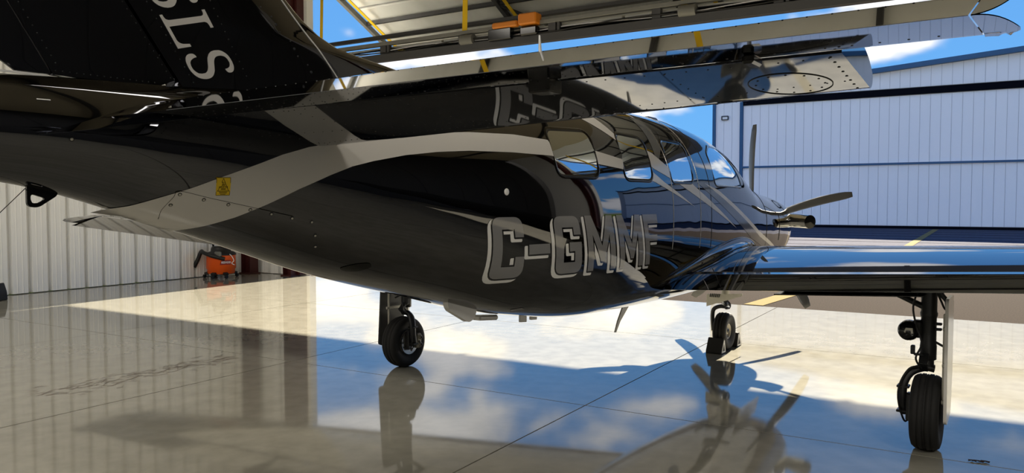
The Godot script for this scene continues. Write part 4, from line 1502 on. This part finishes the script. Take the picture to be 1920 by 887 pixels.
func hangar_door():
	var d := thing("hangar_door")
	tag(d, "raised folding hangar door with dark steel frame, white liner and yellow lift straps", "door")
	var w0 := JA + 0.0
	var w1 := JB - 0.05
	var hinge := Vector2(10.62, 5.93)      # (B, z) at the header
	var fold := Vector2(13.30, 4.66)
	var bot := Vector2(10.46, 3.97)
	# upper leaf: white liner panels between bays, frame below them
	var bays := []
	for i in 6: bays.append(lerpf(w0, w1, i / 5.0))
	var up := func(t: float, a: float, off: float) -> Vector3:
		var p := hinge.lerp(fold, t)
		var n := Vector2(-(fold - hinge).y, (fold - hinge).x).normalized()
		if n.y > 0: n = -n
		p += n * off
		return W(a, p.y, p.x)
	var low := func(t: float, a: float, off: float) -> Vector3:
		var p := bot.lerp(fold, t)
		var n := Vector2(-(fold - bot).y, (fold - bot).x).normalized()
		if n.y > 0: n = -n
		p += n * off
		return W(a, p.y, p.x)
	for i in 5:
		for k in 2:
			var st := S()
			var a0: float = bays[i] + 0.02; var a1: float = bays[i + 1] - 0.02
			bar(st, up.call(0.02 + k * 0.49, (a0 + a1) / 2, -0.06), up.call(0.49 + k * 0.49, (a0 + a1) / 2, -0.06), a1 - a0, 0.06, 0.015)
			done(st, "liner_panel", M.insul, d)
			st = S()
			bar(st, low.call(0.04 + k * 0.48, (a0 + a1) / 2, -0.09), low.call(0.50 + k * 0.48, (a0 + a1) / 2, -0.09), a1 - a0, 0.04, 0.01)
			done(st, "liner_panel", M.insul, d)
	var st := S()
	bar(st, up.call(0.0, (w0 + w1) / 2, -0.12), up.call(1.0, (w0 + w1) / 2, -0.12), w1 - w0, 0.03)
	done(st, "door_skin", M.far_panel, d)
	st = S()
	bar(st, low.call(0.0, (w0 + w1) / 2, 0.02), low.call(1.0, (w0 + w1) / 2, 0.02), w1 - w0, 0.02)
	done(st, "door_skin", M.frame, d)
	for t in [0.03, 0.36, 0.64, 0.80, 0.97]:
		st = S()
		bar(st, up.call(t, w0, 0.02), up.call(t, w1, 0.02), 0.08, 0.07)
		done(st, "door_rail", M.frame, d)
	for i in 6:
		st = S()
		bar(st, up.call(0.0, bays[i], 0.05), up.call(1.0, bays[i], 0.05), 0.08, 0.10)
		if i > 0 and i < 5: bar(st, up.call(0.64, bays[i], 0.06), up.call(0.97, bays[i] + 0.9, 0.06), 0.05, 0.05)
		done(st, "door_stile", M.frame_pale if i == 0 else M.frame, d)
	# bottom truss: two chords with posts, gear between
	for q in [[3.90, 0.13, M.frame, 10.46], [4.14, 0.06, M.frame_pale, 10.46], [4.34, 0.06, M.frame, 10.75]]:
		st = S()
		bar(st, W(w0 - 0.25, q[0], q[3]), W(w1 + 0.1, q[0], q[3]), 0.10, q[1], 0.006)
		done(st, "bottom_chord", q[2], d)
	for i in 11:
		var a := -8.93 - 1.66 + i * 1.66
		st = S()
		box(st, W(a, 4.03, 10.46), Vector3(0.13, 0.20, 0.08), 0.006)
		if i % 2 == 1: box(st, W(a + 0.11, 4.03, 10.46), Vector3(0.05, 0.20, 0.08), 0.006)
		done(st, "chord_post", M.frame, d)
	for k in 3:
		st = S(true)
		var pts := []
		for i in 40: pts.append(W(lerpf(w0 + 0.2, w1, i / 39.0), 4.02 + 0.025 * sin(i * 0.9 + k * 2.0) + 0.02 * (k - 1), 10.42 + 0.05 * k))
		sweep(st, pts, 0.010, 6)
		done(st, "door_cable", M.hose if k != 1 else M.white_print, d)
	# motor boxes
	st = S()
	box(st, W(-5.97, 4.19, 10.38), Vector3(0.32, 0.17, 0.2), 0.02)
	done(st, "motor_housing", M.orange_box, d)
	st = S()
	box(st, W(-6.40, 4.155, 10.40), Vector3(0.46, 0.09, 0.16), 0.02)
	done(st, "drive_guard", M.orange_box, d)
	st = S()
	box(st, W(-6.50, 4.02, 10.40), Vector3(0.42, 0.17, 0.12), 0.01)
	box(st, W(-5.98, 4.02, 10.40), Vector3(0.30, 0.13, 0.12), 0.02)
	done(st, "gearbox", M.trim_black, d)
	for a in [-7.26, -3.6, 0.6, 4.2]:
		st = S(true)
		sweep(st, [W(a - 0.02, 4.02, 10.44), W(a + 0.22, 4.02, 10.44)], 0.085, 16)
		done(st, "strap_drum", M.frame_pale, d)
	for a in [-10.42, -7.22, -3.55, 0.65, 4.2]:
		st = S()
		bar(st, W(a, 4.10, 10.44), W(a, 5.95, 10.50), 0.095 if a > -10 else 0.07, 0.006)
		done(st, "lift_strap", M.strap, d)
		st = S()
		bar(st, up.call(0.35, a - 0.30, 0.13), up.call(0.93, a - 0.30, 0.11), 0.07, 0.012)
		box(st, up.call(0.945, a - 0.26, 0.12), Vector3(0.12, 0.10, 0.08), 0.01)
		done(st, "lift_strap", M.strap, d)

# ------------------------------------------------------------------ outside
func outside():
	var st := S()
	box(st, W(-2, -0.22, 18.0), Vector3(60, 0.4, 14.9))
	var ap := done(st, "ground_apron", M.asphalt, self)
	ap.set_meta("kind", "structure")
	st = S()
	box(st, W(0, -0.225, 45.0), Vector3(150, 0.4, 39.1))
	var fa := done(st, "ground_taxiway", M.asphalt_far, self)
	fa.set_meta("kind", "structure")
	for i in 7:
		st = S()
		box(st, W(0, -0.0235, 28.0 + i * 2.9), Vector3(120, 0.006, 0.10))
		done(st, "pavement_seam", M.dark_seal, fa)
	st = S()
	box(st, W(0, -0.45, 0), Vector3(600, 0.4, 600))
	var gr := done(st, "ground_grass", M.grass, self)
	gr.set_meta("kind", "structure")
	var line := [[-2.64, 10.75], [-2.40, 13.0], [-2.2, 20.0], [-2.0, 26.7], [-2.02, 46.8]]
	st = S()
	for i in line.size() - 1:
		var a := W(line[i][0], -0.013, line[i][1]); var b := W(line[i + 1][0], -0.013, line[i + 1][1])
		var w := Vector3(0.13, 0, 0)
		quad(st, a - w, a + w, b + w, b - w)
		quad(st, a - w + Vector3(0, -.004, 0), b - w + Vector3(0, -.004, 0), b + w + Vector3(0, -.004, 0), a + w + Vector3(0, -.004, 0))
	var yl := done(st, "yellow_line", M.line, self)
	tag(yl, "yellow painted guide line running from the hangar threshold across the apron", "marking")
	st = S(true)
	var cr := []
	var rng := RandomNumberGenerator.new()
	rng.seed = 3
	for i in 40: cr.append(W(lerpf(-11.5, -4.5, i / 39.0), -0.022, 27.5 + 3.4 * sin(i / 39.0 * 1.6) + rng.randfn(0, 0.06)))
	sweep(st, cr, 0.035, 4, 0.3)
	done(st, "pavement_crack", M.dark_seal, fa)
	# the hangar across the way
	var h := thing("hangar_building", W(-14.3, 0, 47.5))
	tag(h, "long pale hangar with blue trim and a closed folding door across the apron", "building")
	var L := 52.0
	var rx := 26.0
	var ev := 7.98; var rise := 0.076
	st = S()
	prism(st, V2([0, -0.1, L, -0.1, L, ev, rx, ev + rise * rx, 0, ev]), Transform3D(Basis(), Vector3(0, 0, -8.2)), 16.0)
	done(st, "wall_core", M.far_core, h)
	var top := func(x: float) -> float: return ev + rise * (x if x < rx else L - x) - 0.02
	# panels: corner strip, gable row, two door rows
	var rows := [[0.18, 1.66, 0.02, 0.0], [1.86, L - 2.0, 7.70, 0.0], [1.86, L - 2.0, 3.62, 7.26], [1.86, L - 2.0, 0.14, 3.50]]
	for r in rows:
		var x: float = r[0]
		var far := S()
		while x < r[1] - 0.05:
			var x1 := minf(x + 0.5, r[1])
			var near := x < 18.0
			st = S() if near else far
			var y0: float = r[2]
			var y1a: float = r[3] if r[3] > 0 else top.call(x)
			var y1b: float = r[3] if r[3] > 0 else top.call(x1)
			prism(st, PackedVector2Array([Vector2(x + 0.007, y0), Vector2(x1 - 0.007, y0), Vector2(x1 - 0.007, y1b), Vector2(x + 0.007, y1a)]), Transform3D(Basis(), Vector3(0, 0, -0.165)), 0.03)
			if near: done(st, "wall_panel" if r[2] > 7 or r[3] == 0.0 else "door_panel", M.far_panel, h)
			x += 0.5
		if r[1] > 18: 
			var o := done(far, "wall_panel", M.far_panel, h)
			o.set_meta("kind", "stuff")
	st = S()
	box(st, Vector3(L / 2, 7.48, -0.13), Vector3(L - 3.6, 0.36, 0.14))
	done(st, "door_header", M.dark_seal, h)
	st = S()
	box(st, Vector3(L / 2, 0.0, -0.13), Vector3(L - 3.6, 0.24, 0.12))
	done(st, "door_sill", M.dark_seal, h)
	st = S()
	box(st, Vector3(L / 2, 3.56, -0.12), Vector3(L - 3.7, 0.11, 0.14))
	done(st, "door_seam", M.blue_trim, h)
	for x in [0.09, 1.76]:
		st = S()
		box(st, Vector3(x, 4.0 if x < 1 else 3.75, -0.11), Vector3(0.18, 8.0 if x < 1 else 7.5, 0.14))
		done(st, "blue_trim", M.blue_trim, h)
	st = S()
	bar(st, Vector3(0, ev + 0.04, -0.02), Vector3(rx, ev + 0.04 + rise * rx, -0.02), 0.34, 0.26)
	bar(st, Vector3(rx, ev + 0.04 + rise * rx, -0.02), Vector3(L, ev + 0.04, -0.02), 0.34, 0.26)
	done(st, "roof_trim", M.blue_trim, h)
	st = S()
	box(st, Vector3(0.76, 6.6, -0.08), Vector3(0.44, 0.26, 0.14), 0.03)
	var lamp := done(st, "wall_lamp", M.frame, h)
	st = S()
	box(st, Vector3(0.78, 6.58, -0.005), Vector3(0.30, 0.14, 0.02), 0.005)
	done(st, "lamp_lens", M.pale, lamp)

# ------------------------------------------------------------------ loose things
func chock(called: String, p: Vector3, turn: float, label: String):
	var o := thing(called, p, turn)
	tag(o, label, "chock", "rubber chocks")
	var st := S()
	prism(st, round_poly([Vector2(-0.02, 0.0), Vector2(0.115, 0.0), Vector2(0.115, 0.02), Vector2(0.05, 0.135), Vector2(0.02, 0.135)], 0.008), Transform3D(Basis(Vector3(0, 0, 1), Vector3(0, 1, 0), Vector3(-1, 0, 0)), Vector3(0, 0, 0)), 0.145)
	done(st, "body", M.rubber, o)
	for s in [-1.0, 1.0]:
		st = S()
		var t := Transform3D(Basis(Vector3(0, 0, 1), Vector3(0, 1, 0), Vector3(-1, 0, 0)), Vector3(0.073 * s, 0, 0))
		prism(st, V2([0.0, 0.008, 0.102, 0.008, 0.044, 0.120, 0.026, 0.120]), t, 0.004, V2([0.014, 0.022, 0.084, 0.022, 0.040, 0.098]))
		done(st, "end_marking", M.pale, o)

func shop_vacuum():
	var o := thing("shop_vacuum", W(-12.06, 0, 9.47), deg_to_rad(8))
	tag(o, "orange wet and dry shop vacuum with black lid against the white ribbed wall", "vacuum cleaner")
	var st := S(true)
	lathe(st, [Vector2(0.0, 0.075), Vector2(0.225, 0.075), Vector2(0.24, 0.09), Vector2(0.245, 0.16), Vector2(0.262, 0.18), Vector2(0.255, 0.40), Vector2(0.262, 0.415), Vector2(0.262, 0.43), Vector2(0.0, 0.43)], Transform3D(), 36)
	done(st, "drum", M.orange, o)
	st = S(true)
	lathe(st, [Vector2(0.0, 0.42), Vector2(0.265, 0.42), Vector2(0.268, 0.445), Vector2(0.24, 0.47), Vector2(0.18, 0.49), Vector2(0.17, 0.55), Vector2(0.15, 0.58), Vector2(0.0, 0.585)], Transform3D(), 36)
	done(st, "lid", M.hose, o)
	st = S(true)
	sweep(st, curve([Vector3(-0.13, 0.57, 0.05), Vector3(-0.10, 0.63, 0.08), Vector3(0.05, 0.64, 0.09), Vector3(0.14, 0.58, 0.08)], 5), 0.018, 8)
	done(st, "handle", M.hose, o)
	st = S(true)
	sweep(st, curve([Vector3(0.24, 0.36, 0.16), Vector3(0.05, 0.42, 0.28), Vector3(-0.16, 0.475, 0.27), Vector3(-0.29, 0.49, 0.18), Vector3(-0.31, 0.44, 0.20), Vector3(-0.35, 0.33, 0.22), Vector3(-0.42, 0.20, 0.24)], 7), 0.036, 12)
	done(st, "hose", M.hose, o)
	st = S()
	box(st, Vector3(0.13, 0.45, 0.21), Vector3(0.14, 0.09, 0.06), 0.015)
	done(st, "switch_box", M.frame_pale, o)
	for a in [0.5, 1.35, 2.5, 3.6, 5.2]:
		var c := Vector3(cos(a) * 0.29, 0.0, sin(a) * 0.29)
		st = S(true)
		sweep(st, [c + Vector3(-0.018, 0.032, 0), c + Vector3(0.018, 0.032, 0)], 0.032, 14)
		done(st, "caster", M.hose, o)
		st = S()
		bar(st, Vector3(cos(a) * 0.19, 0.10, sin(a) * 0.19), c + Vector3(0, 0.075, 0), 0.09, 0.05, 0.01)
		done(st, "caster_foot", M.hose, o)
	var face := Transform3D(Basis(Vector3.UP, deg_to_rad(62)), Vector3.ZERO)
	st = S()
	prism(st, V2([-0.11, 0.255, 0.085, 0.255, 0.085, 0.335, -0.075, 0.335]), Transform3D(face.basis, face.basis * Vector3(0, 0, 0.262)), 0.012)
	var lab := done(st, "label_plate", M.red, o)
	var t := node(text_mesh("RIDGID", "Droid Sans", 0.036, 0.004, 700), "label_print", M.white_print, o)
	t.transform = Transform3D(face.basis, face.basis * Vector3(0.002, 0.295, 0.270))
	st = S(true)
	sweep(st, curve([Vector3(0.20, 0.46, 0.05), Vector3(0.30, 0.42, 0.06), Vector3(0.36, 0.33, 0.06), Vector3(0.33, 0.28, 0.08), Vector3(0.38, 0.25, 0.06)], 6), 0.007, 6)
	done(st, "power_cord", M.pale, o)

func loose():
	var b := deg_to_rad(31.2)
	var heading := deg_to_rad(-3.1)
	var wheel := plane.transform * Vector3(0.02, 0, -2.28)
	chock("wheel_chock", plane.transform * Vector3(0.02, 0, -2.28 + 0.172), heading, "black rubber chock behind the nose wheel, on its tail side")
	chock("wheel_chock", plane.transform * Vector3(0.02, 0, -2.28 - 0.172), heading + PI, "black rubber chock in front of the nose wheel, on its far side")
	shop_vacuum()
	var st := S()
	prism(st, round_poly([Vector2(-0.30, 0), Vector2(0.0, 0.0), Vector2(-0.01, 0.12), Vector2(-0.05, 0.25), Vector2(-0.26, 0.20)], 0.02), Transform3D(Basis(Vector3.UP, deg_to_rad(30)), W(-11.80, 0, 5.58)), 0.22)
	var bag := done(st, "rubber_block", M.hose, self)
	tag(bag, "black wedge-shaped rubber block on the floor beside the white ribbed wall", "block")
	st = S()
	for q in [[0, 0, 0.03, 0.3], [0.03, 0.012, 0.025, 1.4], [-0.028, -0.006, 0.022, -0.5]]:
		var c := W(0.02 + q[0], 0.006, 4.765 + q[1])
		for k in 6:
			var a0: float = q[3] + TAU * k / 6; var a1: float = q[3] + TAU * (k + 1) / 6
			var r: float = q[2]
			tri(st, c + Vector3(0, 0.006, 0), c + Vector3(cos(a0) * r, 0.004 * sin(a0 * 3), -sin(a0) * r * 0.4), c + Vector3(cos(a1) * r, 0.004 * sin(a1 * 3), -sin(a1) * r * 0.4))
	var lf := done(st, "dead_leaf", M.leaf, self)
	tag(lf, "curled brown dead leaf on the floor near the right main wheel", "leaf")

# ------------------------------------------------------------------ sky
func make_sky() -> Sky:
	var w := 2048; var h := 1024
	var n1 := FastNoiseLite.new()
	n1.seed = 12; n1.frequency = 1.0; n1.fractal_octaves = 6; n1.fractal_gain = 0.52
	var img := Image.create(w, h, false, Image.FORMAT_RGBF)
	var zen := Color(0.07, 0.25, 0.80); var hor := Color(0.20, 0.56, 1.0)
	var half := h / 2
	for y in half:
		var el := PI * (0.5 - (y + 0.5) / h)
		var sy := sin(el); var cy := cos(el)
		var base := hor.lerp(zen, pow(clampf(sy, 0, 1), 0.55))
		var thr := lerpf(-0.10, 0.26, clampf(sy * 2.0, 0, 1))
		for x in w:
			var az := TAU * ((x + 0.5) / w - 0.5)
			var dx := sin(az) * cy; var dz := -cos(az) * cy
			var k := 1.5 / (sy + 0.22)
			var c := n1.get_noise_3d(dx * k, sy * k * 1.2, dz * k)
			var clear := -0.09 * clampf((az + 0.5) * 3.0, 0.0, 1.0) * clampf((1.2 - az) * 2.0, 0.0, 1.0) + 0.30 * clampf((-0.35 - az) * 2.5, 0.0, 1.0) * clampf((az + 2.2) * 2.0, 0.0, 1.0)
			var m := smoothstep(thr + clear, thr + clear + 0.24, c)
			var shade := 0.86 + 0.30 * smoothstep(thr, thr + 0.5, c)
			img.set_pixel(x, y, base.lerp(Color(1.12, 1.12, 1.13) * shade, m))
	for y in range(half, h):
		var c := Color(0.42, 0.44, 0.48)
		img.fill_rect(Rect2i(0, y, w, 1), c)
	var sm := PanoramaSkyMaterial.new()
	sm.panorama = ImageTexture.create_from_image(img)
	var s := Sky.new()
	s.sky_material = sm
	return s

func _ready():
	# camera
	var cam := Camera3D.new()
	cam.name = "camera"
	add_child(cam)
	cam.position = Vector3(0, CAM_H, 0)
	cam.rotation = Vector3(-atan(62.5 / 1450.0), deg_to_rad(31.2), 0)
	cam.fov = rad_to_deg(2.0 * atan(443.5 / 1450.0))
	cam.near = 0.05
	cam.far = 800
	cam.current = true
	# sky, sun, exposure
	var we := WorldEnvironment.new()
	we.name = "world_environment"
	var env := Environment.new()
	env.background_mode = Environment.BG_SKY
	env.sky = make_sky()
	env.background_energy_multiplier = 1.0
	env.tonemap_mode = Environment.TONE_MAPPER_LINEAR
	env.tonemap_exposure = 1.0
	env.sdfgi_enabled = true
	env.ssao_enabled = true
	env.ssil_enabled = true
	we.environment = env
	add_child(we)
	var sun := DirectionalLight3D.new()
	sun.name = "sun"
	sun.light_color = Color(1.0, 0.95, 0.86)
	sun.light_energy = 8.4
	sun.shadow_enabled = true
	sun.light_angular_distance = 0.53
	var az := deg_to_rad(-3.7); var el := deg_to_rad(31.5)
	var to_sun := Vector3(sin(az) * cos(el), sin(el), -cos(az) * cos(el))
	add_child(sun)
	sun.look_at_from_position(Vector3.ZERO, -to_sun, Vector3.UP)
	make_materials()
	hangar()
	add_fill_lights()
	hangar_door()
	outside()
	airplane()
	loose()
